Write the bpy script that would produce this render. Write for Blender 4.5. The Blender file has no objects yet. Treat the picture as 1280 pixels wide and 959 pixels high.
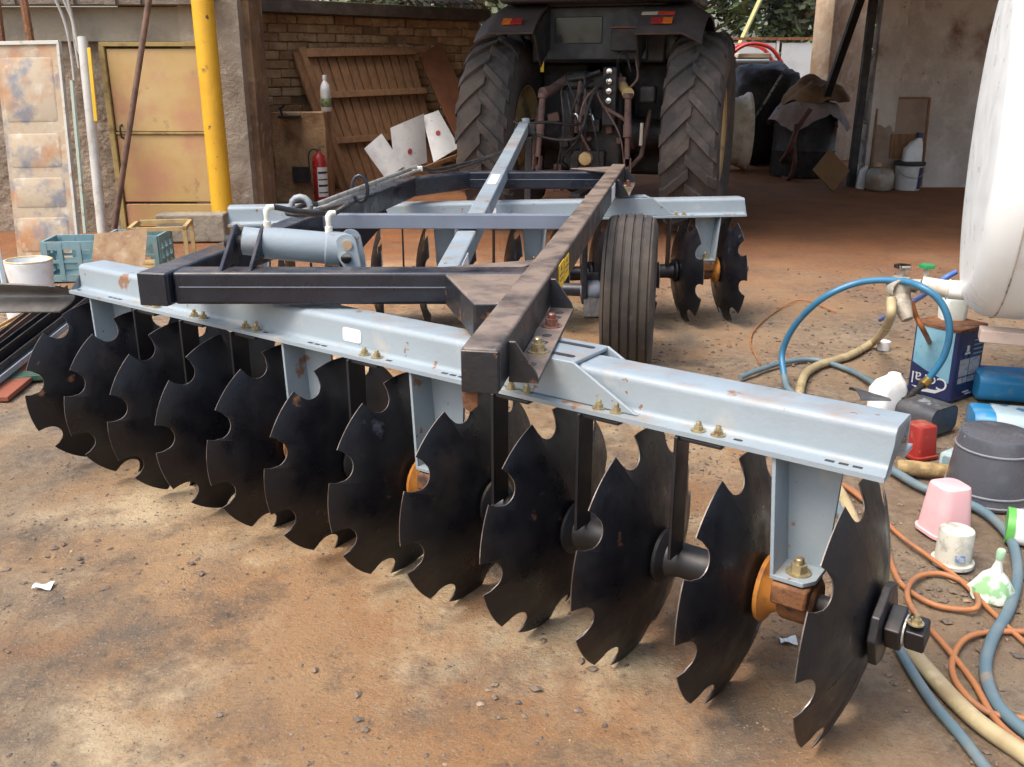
import bpy, bmesh, math, random
from mathutils import Vector, Matrix, noise as mnoise
R = math.radians
sc = bpy.context.scene
C = sc.collection
rnd = random.Random(7)

# ------------------------------------------------------------------ camera, world, sun, exposure
CF, CP, CH = 1176.0, 0.3195, 1.494            # focal length in photo pixels, pitch, eye height
cam = bpy.data.cameras.new('camera'); co = bpy.data.objects.new('camera', cam); C.objects.link(co)
cam.sensor_width = 36; cam.lens = 36 * CF / 1280; cam.clip_end = 2000; cam.clip_start = .05
co.location = (0, 0, CH); co.rotation_euler = (math.pi / 2 - CP, 0, 0)
sc.camera = co
SUN_EL, SUN_AZ = R(60), R(234)                # azimuth: direction the light comes from, clockwise from +Y
w = bpy.data.worlds.new('World'); sc.world = w; w.use_nodes = True
nt = w.node_tree
bg = nt.nodes['Background']
sky = nt.nodes.new('ShaderNodeTexSky'); sky.sky_type = 'NISHITA'; sky.sun_disc = False
sky.sun_elevation = SUN_EL; sky.sun_rotation = SUN_AZ; sky.dust_density = 5; sky.air_density = 1.2; sky.ozone_density = 1
nt.links.new(sky.outputs[0], bg.inputs[0]); bg.inputs[1].default_value = .15
sl = bpy.data.lights.new('sun', 'SUN'); so = bpy.data.objects.new('sun', sl); C.objects.link(so)
sl.energy = 1.2; sl.angle = R(28); sl.color = (1, .96, .9)
sv = Vector((math.sin(SUN_AZ) * math.cos(SUN_EL), math.cos(SUN_AZ) * math.cos(SUN_EL), math.sin(SUN_EL)))
so.rotation_euler = sv.to_track_quat('Z', 'Y').to_euler(); so.location = sv * 40
sc.view_settings.view_transform = 'Standard'; sc.view_settings.look = 'None'
sc.view_settings.exposure = 1.1; sc.view_settings.gamma = 1

# ------------------------------------------------------------------ helpers
def V(*a): return Vector(a)
def at(u, v, z=None, Y=None):
    """point of the place seen at photo position (u, v), at height z or at distance Y"""
    x = (u - 640) / CF; y = (v - 479.5) / CF; c, s = math.cos(CP), math.sin(CP)
    d = Vector((x, c - y * s, -(s + y * c)))
    t = (z - CH) / d.z if z is not None else Y / d.y
    return Vector((0, 0, CH)) + d * t
def frame(o, x, up=(0, 0, 1)):
    x = Vector(x).normalized(); up = Vector(up)
    y = up.cross(x).normalized(); z = x.cross(y)
    m = Matrix((x, y, z)).transposed().to_4x4(); m.translation = Vector(o); return m
def T(*a): return Matrix.Translation(Vector(a))
def RX(a): return Matrix.Rotation(a, 4, 'X')
def RY(a): return Matrix.Rotation(a, 4, 'Y')
def RZ(a): return Matrix.Rotation(a, 4, 'Z')
I4 = Matrix.Identity(4)
def box(bm, c, s, M=I4):
    vs = []
    for k in range(8):
        p = Vector(c) + Vector(((k & 1) - .5, ((k >> 1) & 1) - .5, ((k >> 2) & 1) - .5)) * Vector(s) if False else Vector((c[0] + ((k & 1) - .5) * s[0], c[1] + (((k >> 1) & 1) - .5) * s[1], c[2] + (((k >> 2) & 1) - .5) * s[2]))
        vs.append(bm.verts.new(M @ p))
    for f in ((0, 2, 3, 1), (4, 5, 7, 6), (0, 1, 5, 4), (2, 6, 7, 3), (0, 4, 6, 2), (1, 3, 7, 5)):
        bm.faces.new([vs[i] for i in f])
    return bm
def beam(bm, a, b, w_, h_, up=(0, 0, 1)):
    a = Vector(a); b = Vector(b); L = (b - a).length
    return box(bm, (L / 2, 0, 0), (L, w_, h_), frame(a, b - a, up))
def prism(bm, poly, t, M=I4, t0=0.0):
    lo = [bm.verts.new(M @ Vector((p[0], p[1], t0))) for p in poly]
    hi = [bm.verts.new(M @ Vector((p[0], p[1], t0 + t))) for p in poly]
    n = len(poly)
    f1 = bm.faces.new(lo[::-1]); f2 = bm.faces.new(hi)
    for i in range(n): bm.faces.new((lo[i], lo[(i + 1) % n], hi[(i + 1) % n], hi[i]))
    if n > 4: bmesh.ops.triangulate(bm, faces=[f1, f2])
    return bm
def lathe(bm, prof, n=24, M=I4, cap=True):
    rings = []
    for r, z in prof:
        if r < 1e-6: rings.append([bm.verts.new(M @ Vector((0, 0, z)))])
        else: rings.append([bm.verts.new(M @ Vector((r * math.cos(2 * math.pi * k / n), r * math.sin(2 * math.pi * k / n), z))) for k in range(n)])
    for a, b in zip(rings, rings[1:]):
        for k in range(n):
            k2 = (k + 1) % n
            if len(a) == 1 and len(b) == 1: continue
            if len(a) == 1: bm.faces.new((a[0], b[k2], b[k]))
            elif len(b) == 1: bm.faces.new((a[k], a[k2], b[0]))
            else: bm.faces.new((a[k], a[k2], b[k2], b[k]))
    if cap:
        if len(rings[0]) > 1: bm.faces.new(rings[0][::-1])
        if len(rings[-1]) > 1: bm.faces.new(rings[-1])
    return bm
def tube(bm, pts, r, n=8, cap=True):
    pts = [Vector(p) for p in pts]; m = len(pts)
    rs = r if isinstance(r, (list, tuple)) else [r] * m
    tan = [(pts[min(i + 1, m - 1)] - pts[max(i - 1, 0)]).normalized() for i in range(m)]
    ref = Vector((0, 0, 1)) if abs(tan[0].z) < .9 else Vector((1, 0, 0))
    u = (ref - tan[0] * ref.dot(tan[0])).normalized(); rings = []
    for i in range(m):
        u = (u - tan[i] * u.dot(tan[i])).normalized(); v = tan[i].cross(u)
        rings.append([bm.verts.new(pts[i] + (u * math.cos(2 * math.pi * k / n) + v * math.sin(2 * math.pi * k / n)) * rs[i]) for k in range(n)])
    for a, b in zip(rings, rings[1:]):
        for k in range(n): bm.faces.new((a[k], a[(k + 1) % n], b[(k + 1) % n], b[k]))
    if cap: bm.faces.new(rings[0][::-1]); bm.faces.new(rings[-1])
    return bm
def curve(pts, n=8):
    P = [Vector(p) for p in pts]; P = [P[0] * 2 - P[1]] + P + [P[-1] * 2 - P[-2]]; out = []
    for i in range(1, len(P) - 2):
        for k in range(n):
            t = k / n; a, b, c, d = P[i - 1:i + 3]
            out.append(.5 * (2 * b + (c - a) * t + (2 * a - 5 * b + 4 * c - d) * t * t + (3 * b - a - 3 * c + d) * t ** 3))
    out.append(P[-2]); return out
def sheet(bm, fn, nu, nv, thick=0.0):
    """a curved sheet from fn(u, v) -> point, u and v in 0..1, with an optional thickness"""
    g = [[Vector(fn(i / nu, j / nv)) for j in range(nv + 1)] for i in range(nu + 1)]
    def nrm(i, j):
        a = g[min(i + 1, nu)][j] - g[max(i - 1, 0)][j]; b = g[i][min(j + 1, nv)] - g[i][max(j - 1, 0)]
        n = a.cross(b); return n.normalized() if n.length > 1e-9 else Vector((0, 0, 1))
    top = [[bm.verts.new(g[i][j]) for j in range(nv + 1)] for i in range(nu + 1)]
    for i in range(nu):
        for j in range(nv): bm.faces.new((top[i][j], top[i + 1][j], top[i + 1][j + 1], top[i][j + 1]))
    if thick:
        lo = [[bm.verts.new(g[i][j] - nrm(i, j) * thick) for j in range(nv + 1)] for i in range(nu + 1)]
        for i in range(nu):
            for j in range(nv): bm.faces.new((lo[i][j], lo[i][j + 1], lo[i + 1][j + 1], lo[i + 1][j]))
        rim = [(i, 0) for i in range(nu)] + [(nu, j) for j in range(nv)] + [(i, nv) for i in range(nu, 0, -1)] + [(0, j) for j in range(nv, 0, -1)]
        for k in range(len(rim)):
            a = rim[k]; b = rim[(k + 1) % len(rim)]
            bm.faces.new((top[b[0]][b[1]], top[a[0]][a[1]], lo[a[0]][a[1]], lo[b[0]][b[1]]))
    return bm
W = {}
def mesh(bm, name, smooth=None, recalc=True):
    if recalc: bmesh.ops.recalc_face_normals(bm, faces=bm.faces)
    me = bpy.data.meshes.new(name); bm.to_mesh(me); bm.free()
    if smooth is not None:
        me.polygons.foreach_set('use_smooth', [True] * len(me.polygons)); me.set_sharp_from_angle(angle=R(smooth))
    return me
def link(name, data, parent=None, M=I4):
    o = bpy.data.objects.new(name, data); C.objects.link(o)
    if parent: o.parent = parent; o.matrix_parent_inverse = W[parent].inverted()
    o.matrix_basis = M; W[o] = M.copy(); return o
def ob(name, bm, m, parent=None, M=I4, smooth=None, bev=0, seg=2):
    me = mesh(bm, name, smooth) if isinstance(bm, bmesh.types.BMesh) else bm
    if m and not me.materials: me.materials.append(m)
    o = link(name, me, parent, M)
    if bev:
        b = o.modifiers.new('bevel', 'BEVEL'); b.width = bev; b.segments = seg; b.limit_method = 'ANGLE'; b.angle_limit = R(40)
        if smooth is None:
            me.polygons.foreach_set('use_smooth', [True] * len(me.polygons)); b.harden_normals = True; me.set_sharp_from_angle(angle=R(180))
    return o
def NB(): return bmesh.new()
def tag(o, label, cat=None, group=None, kind=None):
    if label: o['label'] = label
    if cat: o['category'] = cat
    if group: o['group'] = group
    if kind: o['kind'] = kind
    return o
def thing(name, label, cat, M=I4, group=None):
    if not isinstance(M, Matrix): M = T(*M)
    o = link(name, None, None, M); o.empty_display_size = .1
    return tag(o, label, cat, group)

# ------------------------------------------------------------------ materials
def mat(name, base, layers=(), rough=.6, metal=0.0, bump=0.0, bscale=40, dust=None, spec=.5, rand=True, stretch=(1, 1, 1), rvar=.12, alpha=1.0, trans=0.0, coat=0.0, emit=None):
    m = bpy.data.materials.new(name); m.use_nodes = True; n = m.node_tree.nodes; l = m.node_tree.links
    p = n['Principled BSDF']
    tc = n.new('ShaderNodeTexCoord'); vec = tc.outputs['Object']
    if rand:
        oi = n.new('ShaderNodeObjectInfo'); mu = n.new('ShaderNodeMath'); mu.operation = 'MULTIPLY'; mu.inputs[1].default_value = 41
        l.new(oi.outputs['Random'], mu.inputs[0]); va = n.new('ShaderNodeVectorMath'); va.operation = 'ADD'
        l.new(vec, va.inputs[0]); l.new(mu.outputs[0], va.inputs[1]); vec = va.outputs[0]
    mp = n.new('ShaderNodeMapping'); mp.inputs['Scale'].default_value = stretch; l.new(vec, mp.inputs[0]); vec = mp.outputs[0]
    col = n.new('ShaderNodeRGB'); col.outputs[0].default_value = (*base, 1); cur = col.outputs[0]; ro = None
    def nz(scale, lo, hi, det=5, off=0.0, rg=.6):
        t = n.new('ShaderNodeTexNoise'); t.inputs['Scale'].default_value = scale; t.inputs['Detail'].default_value = det; t.inputs['Roughness'].default_value = rg
        if off:
            a = n.new('ShaderNodeVectorMath'); a.operation = 'ADD'; a.inputs[1].default_value = (off, off * .7, -off); l.new(vec, a.inputs[0]); l.new(a.outputs[0], t.inputs[0])
        else: l.new(vec, t.inputs[0])
        r = n.new('ShaderNodeMapRange'); r.inputs[1].default_value = lo; r.inputs[2].default_value = hi; l.new(t.outputs[0], r.inputs[0]); return r.outputs[0]
    for k, ly in enumerate(layers):
        c, s, lo, hi = ly[:4]; f = nz(s, lo, hi, ly[4] if len(ly) > 4 else 6, 3.1 * (k + 1))
        mx = n.new('ShaderNodeMix'); mx.data_type = 'RGBA'; l.new(f, mx.inputs[0]); l.new(cur, mx.inputs[6]); mx.inputs[7].default_value = (*c, 1); cur = mx.outputs[2]
    if dust:
        g = n.new('ShaderNodeNewGeometry'); sx = n.new('ShaderNodeSeparateXYZ'); l.new(g.outputs['Normal'], sx.inputs[0])
        r = n.new('ShaderNodeMapRange'); r.inputs[1].default_value = .35; r.inputs[2].default_value = .95; l.new(sx.outputs[2], r.inputs[0])
        f = nz(dust[1], dust[2], dust[3], 6, 17.0); mm = n.new('ShaderNodeMath'); mm.operation = 'MULTIPLY'; l.new(f, mm.inputs[0]); l.new(r.outputs[0], mm.inputs[1])
        mx = n.new('ShaderNodeMix'); mx.data_type = 'RGBA'; l.new(mm.outputs[0], mx.inputs[0]); l.new(cur, mx.inputs[6]); mx.inputs[7].default_value = (*dust[0], 1); cur = mx.outputs[2]
    l.new(cur, p.inputs['Base Color'])
    p.inputs['Metallic'].default_value = metal; p.inputs['Specular IOR Level'].default_value = spec
    rr = n.new('ShaderNodeMapRange'); rr.inputs[3].default_value = max(.03, rough - rvar); rr.inputs[4].default_value = min(1, rough + rvar)
    l.new(nz(9, .35, .65, 5, 23.0), rr.inputs[0]); l.new(rr.outputs[0], p.inputs['Roughness'])
    if bump:
        b = n.new('ShaderNodeBump'); b.inputs['Strength'].default_value = 1; b.inputs['Distance'].default_value = bump
        l.new(nz(bscale, .2, .8, 7, 5.5), b.inputs['Height']); l.new(b.outputs[0], p.inputs['Normal'])
    if trans: p.inputs['Transmission Weight'].default_value = trans
    if coat: p.inputs['Coat Weight'].default_value = coat; p.inputs['Coat Roughness'].default_value = .2
    if alpha < 1: p.inputs['Alpha'].default_value = alpha
    if emit: p.inputs['Emission Color'].default_value = (*emit[0], 1); p.inputs['Emission Strength'].default_value = emit[1]
    return m
RUST = (.20, .075, .025); RUSTL = (.34, .15, .055); DUST = (.27, .18, .11)
m_grey = mat('grey_blue_paint', (.255, .305, .335), [((.22, .26, .29), 3, .4, .7), ((.20, .10, .05), 24, .665, .685), ((.22, .12, .07), 8, .655, .69), ((.42, .38, .33), 5, .60, .80)], .42, dust=(DUST, 7, .52, .8), bump=.0006, bscale=60)
m_navy = mat('navy_black_paint', (.011, .013, .021), [((.018, .020, .028), 5, .4, .7), ((.09, .075, .065), 14, .70, .80)], .30, dust=((.13, .105, .09), 6, .40, .80), bump=.0004)
m_slate = mat('slate_paint', (.17, .2, .255), [((.14, .16, .2), 4, .4, .7)], .45, dust=(DUST, 8, .5, .9))
m_tool = mat('dusty_rusty_bar', (.012, .013, .017), [((.045, .035, .03), 8, .56, .76), ((.24, .10, .04), 22, .64, .72)], .42, dust=((.22, .165, .125), 7, .26, .56), bump=.0012)
m_disc = mat('black_disc_steel', (.006, .006, .0085), [((.010, .010, .012), 4, .42, .7), ((.03, .022, .018), 3.2, .62, .78), ((.17, .075, .032), 6, .655, .71), ((.07, .08, .10), 7, .68, .78)], .40, spec=.4, bump=.0009, bscale=25, rvar=.16, metal=.0)
m_edge = mat('worn_steel_edge', (.17, .145, .13), [((.07, .045, .035), 9, .44, .58), ((.3, .27, .25), 14, .62, .7)], .45, metal=.4)
m_black = mat('black_paint', (.010, .010, .012), [((.035, .028, .024), 9, .62, .76)], .45, dust=((.12, .09, .07), 8, .5, .85))
m_orange = mat('ochre_hub', (.42, .17, .03), [((.2, .075, .03), 14, .5, .65)], .5, bump=.001)
m_rust = mat('rust', (.16, .065, .025), [((.27, .12, .045), 12, .48, .68), ((.05, .03, .025), 20, .50, .66)], .85, bump=.003, bscale=50)
m_zinc = mat('zinc_bolt', (.38, .32, .19), [((.2, .13, .07), 60, .5, .65)], .4, metal=.6)
m_zinc2 = mat('red_oxide_nut', (.2, .07, .05), [((.3, .22, .16), 50, .5, .65)], .45, metal=.4)
m_tyre = mat('worn_rubber', (.042, .037, .033), [((.075, .058, .045), 6, .42, .65), ((.1, .075, .055), 16, .6, .72)], .8, bump=.0015)
m_ttyre = mat('dusty_tractor_rubber', (.055, .049, .045), [((.12, .095, .078), 3, .45, .68), ((.17, .12, .09), 12, .62, .75)], .85, bump=.004)
m_white = mat('white_label', (.8, .8, .78), [((.6, .58, .55), 30, .6, .75)], .5)
m_yellow = mat('yellow_sticker', (.78, .48, .02), [((.5, .3, .03), 40, .6, .75)], .5)
m_ink = mat('dark_ink', (.03, .03, .03), (), .6)
m_hose = mat('black_hose', (.02, .02, .02), [((.06, .05, .045), 20, .5, .7)], .5)
m_pipe = mat('bright_steel_pipe', (.42, .40, .35), [((.2, .17, .14), 20, .5, .7)], .35, metal=.35)
m_dark = mat('dirty_dark_iron', (.018, .017, .018), [((.05, .037, .03), 7, .5, .7), ((.09, .05, .03), 15, .62, .75)], .6, bump=.003)
m_cabm = mat('dark_plum_paint', (.04, .033, .037), [((.06, .05, .05), 4, .45, .7)], .5)
m_fend = mat('faded_fender', (.06, .05, .048), [((.09, .07, .062), 4, .42, .68)], .6)
m_lamp_o = mat('amber_lens', (.62, .15, .02), (), .3, coat=.5); m_lamp_r = mat('red_lens', (.35, .03, .03), (), .3, coat=.5)
m_refl_r = mat('red_reflector', (.65, .06, .03), (), .4); m_refl_w = mat('pale_reflector', (.62, .55, .42), (), .4)
m_glass = mat('dark_glass', (.03, .035, .035), (), .12, spec=.6)
m_rimy = mat('dull_yellow_rim', (.50, .35, .15), [((.26, .15, .08), 6, .50, .68)], .65)
m_rod = mat('rusty_lift_rod', (.15, .085, .065), [((.07, .05, .045), 14, .5, .65)], .7, bump=.003)
m_chrome = mat('chrome_coupler', (.7, .68, .62), (), .2, metal=1)
# walls and ground
m_plast = mat('dirty_plaster', (.26, .205, .15), [((.14, .105, .075), 2.2, .42, .68), ((.36, .30, .23), 5, .52, .75), ((.07, .055, .045), 1.4, .58, .75), ((.3, .24, .18), 22, .55, .7)], .95, bump=.02, bscale=14, rand=False)
m_lintel = mat('grey_lintel', (.30, .265, .20), [((.19, .165, .13), 3, .45, .68), ((.06, .05, .04), 2.4, .63, .75)], .95, bump=.008, bscale=20, rand=False)
m_pill = mat('stained_concrete', (.36, .31, .24), [((.24, .19, .14), 2.5, .45, .65), ((.46, .42, .35), 8, .56, .72), ((.09, .07, .055), 3, .64, .76)], .95, bump=.01, bscale=18, rand=False)
m_brick = mat('old_brick', (.29, .175, .085), [((.48, .34, .19), 3, .44, .66), ((.2, .10, .05), 4, .54, .72), ((.12, .075, .05), 18, .58, .7)], .95, bump=.006, bscale=30)
m_mortar = mat('brown_mortar', (.27, .17, .09), [((.15, .09, .05), 2.5, .42, .62), ((.36, .26, .16), 6, .55, .7)], .95, bump=.01, bscale=20, rand=False)
m_rwall = mat('mottled_plaster', (.52, .47, .43), [((.41, .36, .32), 2.0, .42, .66), ((.6, .56, .52), 4, .5, .72), ((.13, .09, .07), 10, .66, .74), ((.2, .12, .08), 1.2, .58, .74)], .95, bump=.008, bscale=16, rand=False)
m_ypost = mat('yellow_post_paint', (.72, .40, .022), [((.62, .33, .02), 3, .42, .66), ((.30, .17, .03), 9, .64, .71), ((.12, .07, .035), 16, .67, .71)], .5, bump=.0015)
m_wood = mat('brown_wood', (.25, .13, .06), [((.17, .085, .04), 4, .42, .65), ((.31, .175, .085), 18, .55, .72)], .8, bump=.003, stretch=(6, 6, 1))
m_woodg = mat('grey_timber', (.2, .165, .13), [((.10, .08, .065), 4, .42, .65), ((.3, .26, .21), 20, .55, .72)], .9, bump=.005, stretch=(1, 6, 6), rand=False)
m_doorb = mat('beige_door', (.52, .35, .13), [((.56, .41, .2), 1.6, .45, .7), ((.50, .27, .15), 1.8, .48, .66), ((.30, .19, .09), 6, .62, .75)], .55, rand=False)
m_doorf = mat('olive_door_frame', (.36, .27, .10), [((.2, .13, .06), 10, .5, .68)], .7)
m_panel = mat('rusty_beige_panel', (.42, .34, .24), [((.20, .20, .215), 4.2, .50, .62, 8), ((.40, .20, .09), 2.6, .50, .64, 8), ((.52, .46, .37), 9, .58, .74)], .7, bump=.001, rand=False)
m_pedge = mat('pale_panel_edge', (.5, .5, .44), [((.34, .22, .12), 12, .55, .7)], .7)
m_red = mat('red_cylinder_paint', (.42, .03, .025), [((.28, .03, .03), 8, .5, .7)], .35)
m_paper = mat('white_printed_sheet', (.62, .63, .64), [((.5, .51, .53), 6, .5, .7), ((.36, .37, .4), 28, .64, .7)], .6)
m_reddot = mat('red_print', (.35, .05, .06), (), .6)
m_roof = mat('roof_sheet', (.11, .09, .075), [((.06, .05, .045), 3, .45, .65)], .8, rand=False)
m_tank = mat('white_tank_paint', (.84, .86, .84), [((.78, .80, .78), 2.5, .5, .75), ((.34, .27, .2), 26, .74, .77)], .38, rand=False)
m_tankb = mat('stained_tank_shell', (.82, .83, .81), [((.62, .56, .48), 2.5, .52, .74), ((.35, .25, .17), 14, .72, .78)], .5, rand=False)
m_weld = mat('dirty_weld', (.5, .45, .38), [((.2, .14, .1), 18, .5, .62)], .8)
m_leaf = mat('leaf_green', (.075, .11, .035), [((.12, .16, .05), 1.2, .45, .6), ((.03, .05, .02), 2.5, .5, .65)], .6, spec=.3)
m_leaf2 = mat('leaf_grey_green', (.085, .10, .05), [((.13, .14, .075), 1.2, .45, .6), ((.05, .065, .03), 2.5, .5, .65)], .6, spec=.3)
m_bark = mat('bark', (.09, .065, .045), [((.05, .035, .025), 6, .45, .6)], .9, bump=.01)

# ------------------------------------------------------------------ ground
def ground_material():
    m = bpy.data.materials.new('red_brown_dirt'); m.use_nodes = True; n = m.node_tree.nodes; l = m.node_tree.links; p = n['Principled BSDF']
    tc = n.new('ShaderNodeTexCoord'); vec = tc.outputs['Object']
    def nz(s, lo, hi, off, det=8, rg=.62, st=(1, 1, 1)):
        mp = n.new('ShaderNodeMapping'); mp.inputs['Location'].default_value = (off, off * 1.7, 0); mp.inputs['Scale'].default_value = st; l.new(vec, mp.inputs[0])
        t = n.new('ShaderNodeTexNoise'); t.inputs['Scale'].default_value = s; t.inputs['Detail'].default_value = det; t.inputs['Roughness'].default_value = rg; l.new(mp.outputs[0], t.inputs[0])
        r = n.new('ShaderNodeMapRange'); r.inputs[1].default_value = lo; r.inputs[2].default_value = hi; l.new(t.outputs[0], r.inputs[0]); return r.outputs[0]
    def mix(f, a, b):
        x = n.new('ShaderNodeMix'); x.data_type = 'RGBA'; l.new(f, x.inputs[0])
        for v, i in ((a, 6), (b, 7)):
            if isinstance(v, tuple): x.inputs[i].default_value = (*v, 1)
            else: l.new(v, x.inputs[i])
        return x.outputs[2]
    c = mix(nz(.9, .38, .64, 3, 9, .66), (.46, .30, .165), (.41, .22, .10))
    c = mix(nz(1.1, .47, .61, 9, 9, .7), c, (.66, .52, .33))
    c = mix(nz(.9, .49, .62, 21, 10, .72, st=(1, .7, 1)), c, (.20, .155, .115))
    c = mix(nz(2.6, .515, .68, 33, 10, .72), c, (.125, .10, .08))
    c = mix(nz(.75, .53, .68, 47, 9, .68), c, (.42, .185, .07))
    c = mix(nz(22, .60, .78, 51, 6), c, (.13, .095, .07))
    c = mix(nz(30, .64, .82, 63, 6), c, (.46, .36, .25))
    c = mix(nz(70, .55, .76, 66, 4, .7), c, (.21, .15, .10))
    c = mix(nz(95, .58, .72, 69, 4, .7), c, (.50, .39, .27))
    # grey gravelly ground to the right and far left of the harrow
    sg = n.new('ShaderNodeSeparateXYZ'); l.new(vec, sg.inputs[0])
    def side(a, b_):
        ad = n.new('ShaderNodeMath'); ad.operation = 'ADD'; l.new(sg.outputs[0], ad.inputs[0]); l.new(nz(1.3, .2, .8, 57), ad.inputs[1])
        r = n.new('ShaderNodeMapRange'); r.inputs[1].default_value = a; r.inputs[2].default_value = b_; r.inputs[4].default_value = .75; l.new(ad.outputs[0], r.inputs[0]); return r.outputs[0]
    gv = mix(nz(24, .42, .62, 58, 5), (.15, .125, .10), (.30, .24, .18))
    c = mix(side(1.15, 1.75), c, mix(nz(1.6, .42, .6, 59), gv, (.33, .23, .14)))
    c = mix(side(-.9, -1.5), c, mix(nz(1.6, .45, .62, 60), gv, (.34, .23, .13)))
    # the trodden red soil further in, under the shed
    sx = n.new('ShaderNodeSeparateXYZ'); l.new(vec, sx.inputs[0])
    ad = n.new('ShaderNodeMath'); ad.operation = 'ADD'; l.new(sx.outputs[1], ad.inputs[0]); l.new(nz(.8, .2, .8, 71), ad.inputs[1])
    r = n.new('ShaderNodeMapRange'); r.inputs[1].default_value = 6.2; r.inputs[2].default_value = 9.2; r.inputs[4].default_value = .85; l.new(ad.outputs[0], r.inputs[0])
    c = mix(r.outputs[0], c, mix(nz(2.2, .4, .68, 81), (.33, .125, .045), (.22, .09, .04)))
    l.new(c, p.inputs['Base Color']); p.inputs['Roughness'].default_value = .95; p.inputs['Specular IOR Level'].default_value = .25
    b1 = n.new('ShaderNodeBump'); b1.inputs['Distance'].default_value = .009; l.new(nz(9, .3, .7, 91), b1.inputs['Height'])
    b2 = n.new('ShaderNodeBump'); b2.inputs['Distance'].default_value = .008; l.new(nz(80, .3, .7, 95, 8, .75), b2.inputs['Height']); l.new(b1.outputs[0], b2.inputs['Normal'])
    l.new(b2.outputs[0], p.inputs['Normal']); return m
def gz(x, y):
    f = 1 / (1 + (abs(x) / 12) ** 4 + (max(0, y - 5) / 14) ** 4)
    a = mnoise.fractal(Vector((x * 1.1, y * 1.1, 0)), 1.0, 2.0, 3) * .012
    b = mnoise.fractal(Vector((x * 7, y * 7, 4)), 1.0, 2.0, 4) * .007
    return (a + b) * f - .006
def make_ground():
    def warp(t, near, far): return near * t + (far - near) * abs(t) ** 5 * (1 if t > 0 else -1)
    nx, ny = 300, 340
    xs = [warp(-1 + 2 * i / nx, 7, 320) for i in range(nx + 1)]
    ys = [3.2 + warp(-1 + 2 * j / ny, 8, 420) for j in range(ny + 1)]
    vs = [(x, y, gz(x, y) if abs(x) < 25 and -8 < y < 40 else -.006) for y in ys for x in xs]
    fs = [(j * (nx + 1) + i, j * (nx + 1) + i + 1, (j + 1) * (nx + 1) + i + 1, (j + 1) * (nx + 1) + i) for j in range(ny) for i in range(nx)]
    me = bpy.data.meshes.new('ground'); me.from_pydata(vs, [], fs); me.polygons.foreach_set('use_smooth', [True] * len(fs))
    me.materials.append(ground_material()); o = link('ground', me); tag(o, 'bare red brown dirt yard with dark oily patches', 'ground', kind='structure')
make_ground()
def make_pebbles():
    r = random.Random(3); vs = []; fs = []
    base = [Vector(v) for v in ((1, 0, 0), (-1, 0, 0), (0, 1, 0), (0, -1, 0), (0, 0, 1), (0, 0, -1), (.6, .6, .5), (-.6, .6, .5), (-.6, -.6, .5), (.6, -.6, .5))]
    tri = [(4, 0, 6), (4, 6, 2), (4, 2, 7), (4, 7, 1), (4, 1, 8), (4, 8, 3), (4, 3, 9), (4, 9, 0), (0, 5, 2), (2, 5, 1), (1, 5, 3), (3, 5, 0), (0, 2, 6), (2, 1, 7), (1, 3, 8), (3, 0, 9)]
    k = 0; tries = 0
    while k < 17000 and tries < 160000:
        tries += 1
        if k < 4200: x, y = r.uniform(.55, 2.4), r.uniform(1.1, 4.2)
        else: x, y = r.uniform(-3.4, 3.6), r.uniform(1.0, 7.5)
        d = mnoise.noise(Vector((x * .9, y * .9, 9)))
        if d < r.uniform(-.5, .55): continue
        s = .0022 + (.013 if x > .9 or mnoise.noise(Vector((x * 1.7, y * 1.7, 4))) > .25 else .0055) * r.random() ** 4
        a = r.uniform(0, 6.28); sx, sy, szz = s * r.uniform(.8, 1.6), s * r.uniform(.7, 1.2), s * r.uniform(.45, .9); z = gz(x, y); o = len(vs)
        for b in base:
            b = b * r.uniform(.75, 1.15); X = b.x * sx; Y = b.y * sy
            vs.append((x + X * math.cos(a) - Y * math.sin(a), y + X * math.sin(a) + Y * math.cos(a), z + szz * (b.z * .8 + .3)))
        fs += [(p + o, q + o, t + o) for p, q, t in tri]; k += 1
    me = bpy.data.meshes.new('gravel'); me.from_pydata(vs, [], fs)
    me.materials.append(mat('gravel_stone', (.17, .125, .09), [((.10, .08, .065), 8, .44, .6), ((.36, .25, .15), 11, .56, .68), ((.5, .42, .32), 23, .66, .72)], .95, rand=False))
    o = link('gravel', me); tag(o, 'small loose stones scattered over the dirt', 'gravel', kind='stuff')
make_pebbles()

# ------------------------------------------------------------------ shed and walls
def solid(name, bm, m, label, cat, bev=0, smooth=None): return tag(ob(name, bm, m, None, I4, smooth, bev), label, cat)
# door wall facing the yard
WA = 9.3
wt = thing('door_wall', 'rough dirty plastered wall holding the beige metal door', 'wall', (-4.3, WA, 0))
b = NB()
def rough_wall(bm, x0, x1, z0, z1, y, amp=.018, nx=60, nz=50, thick=.2, skip=None):
    def fn(u, v):
        x = x0 + (x1 - x0) * u; z = z0 + (z1 - z0) * v
        return (x, y - amp * (.5 + mnoise.fractal(Vector((x * 3, 2, z * 3)), 1, 2, 4)), z)
    return sheet(bm, fn, nx, nz, thick)
rough_wall(b, -6.6, -2.95, -.05, 1.76, WA); ob('wall_face', b, m_plast, wt)
b = NB(); rough_wall(b, -6.6, -2.95, 1.765, 2.06, WA - .06, .008, 60, 8, .25); ob('lintel', b, m_lintel, wt)
b = NB(); box(b, (-4.7, WA - .12, 2.13), (3.9, .18, .12)); ob('timber_plate', b, m_woodg, wt, bev=.008)
b = NB()
box(b, (-4.7, WA + .25, 2.26), (3.9, .9, .12)); ob('eave_board', b, m_woodg, wt, bev=.006)
for k, x in enumerate((-5.6, -5.05, -4.5, -3.95, -3.6, -3.35)):
    b = NB(); box(b, (x, WA - .225, 2.13), (.05 if k % 2 else .1, .03, .12)); ob('rafter_end', b, m_woodg, wt)
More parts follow.
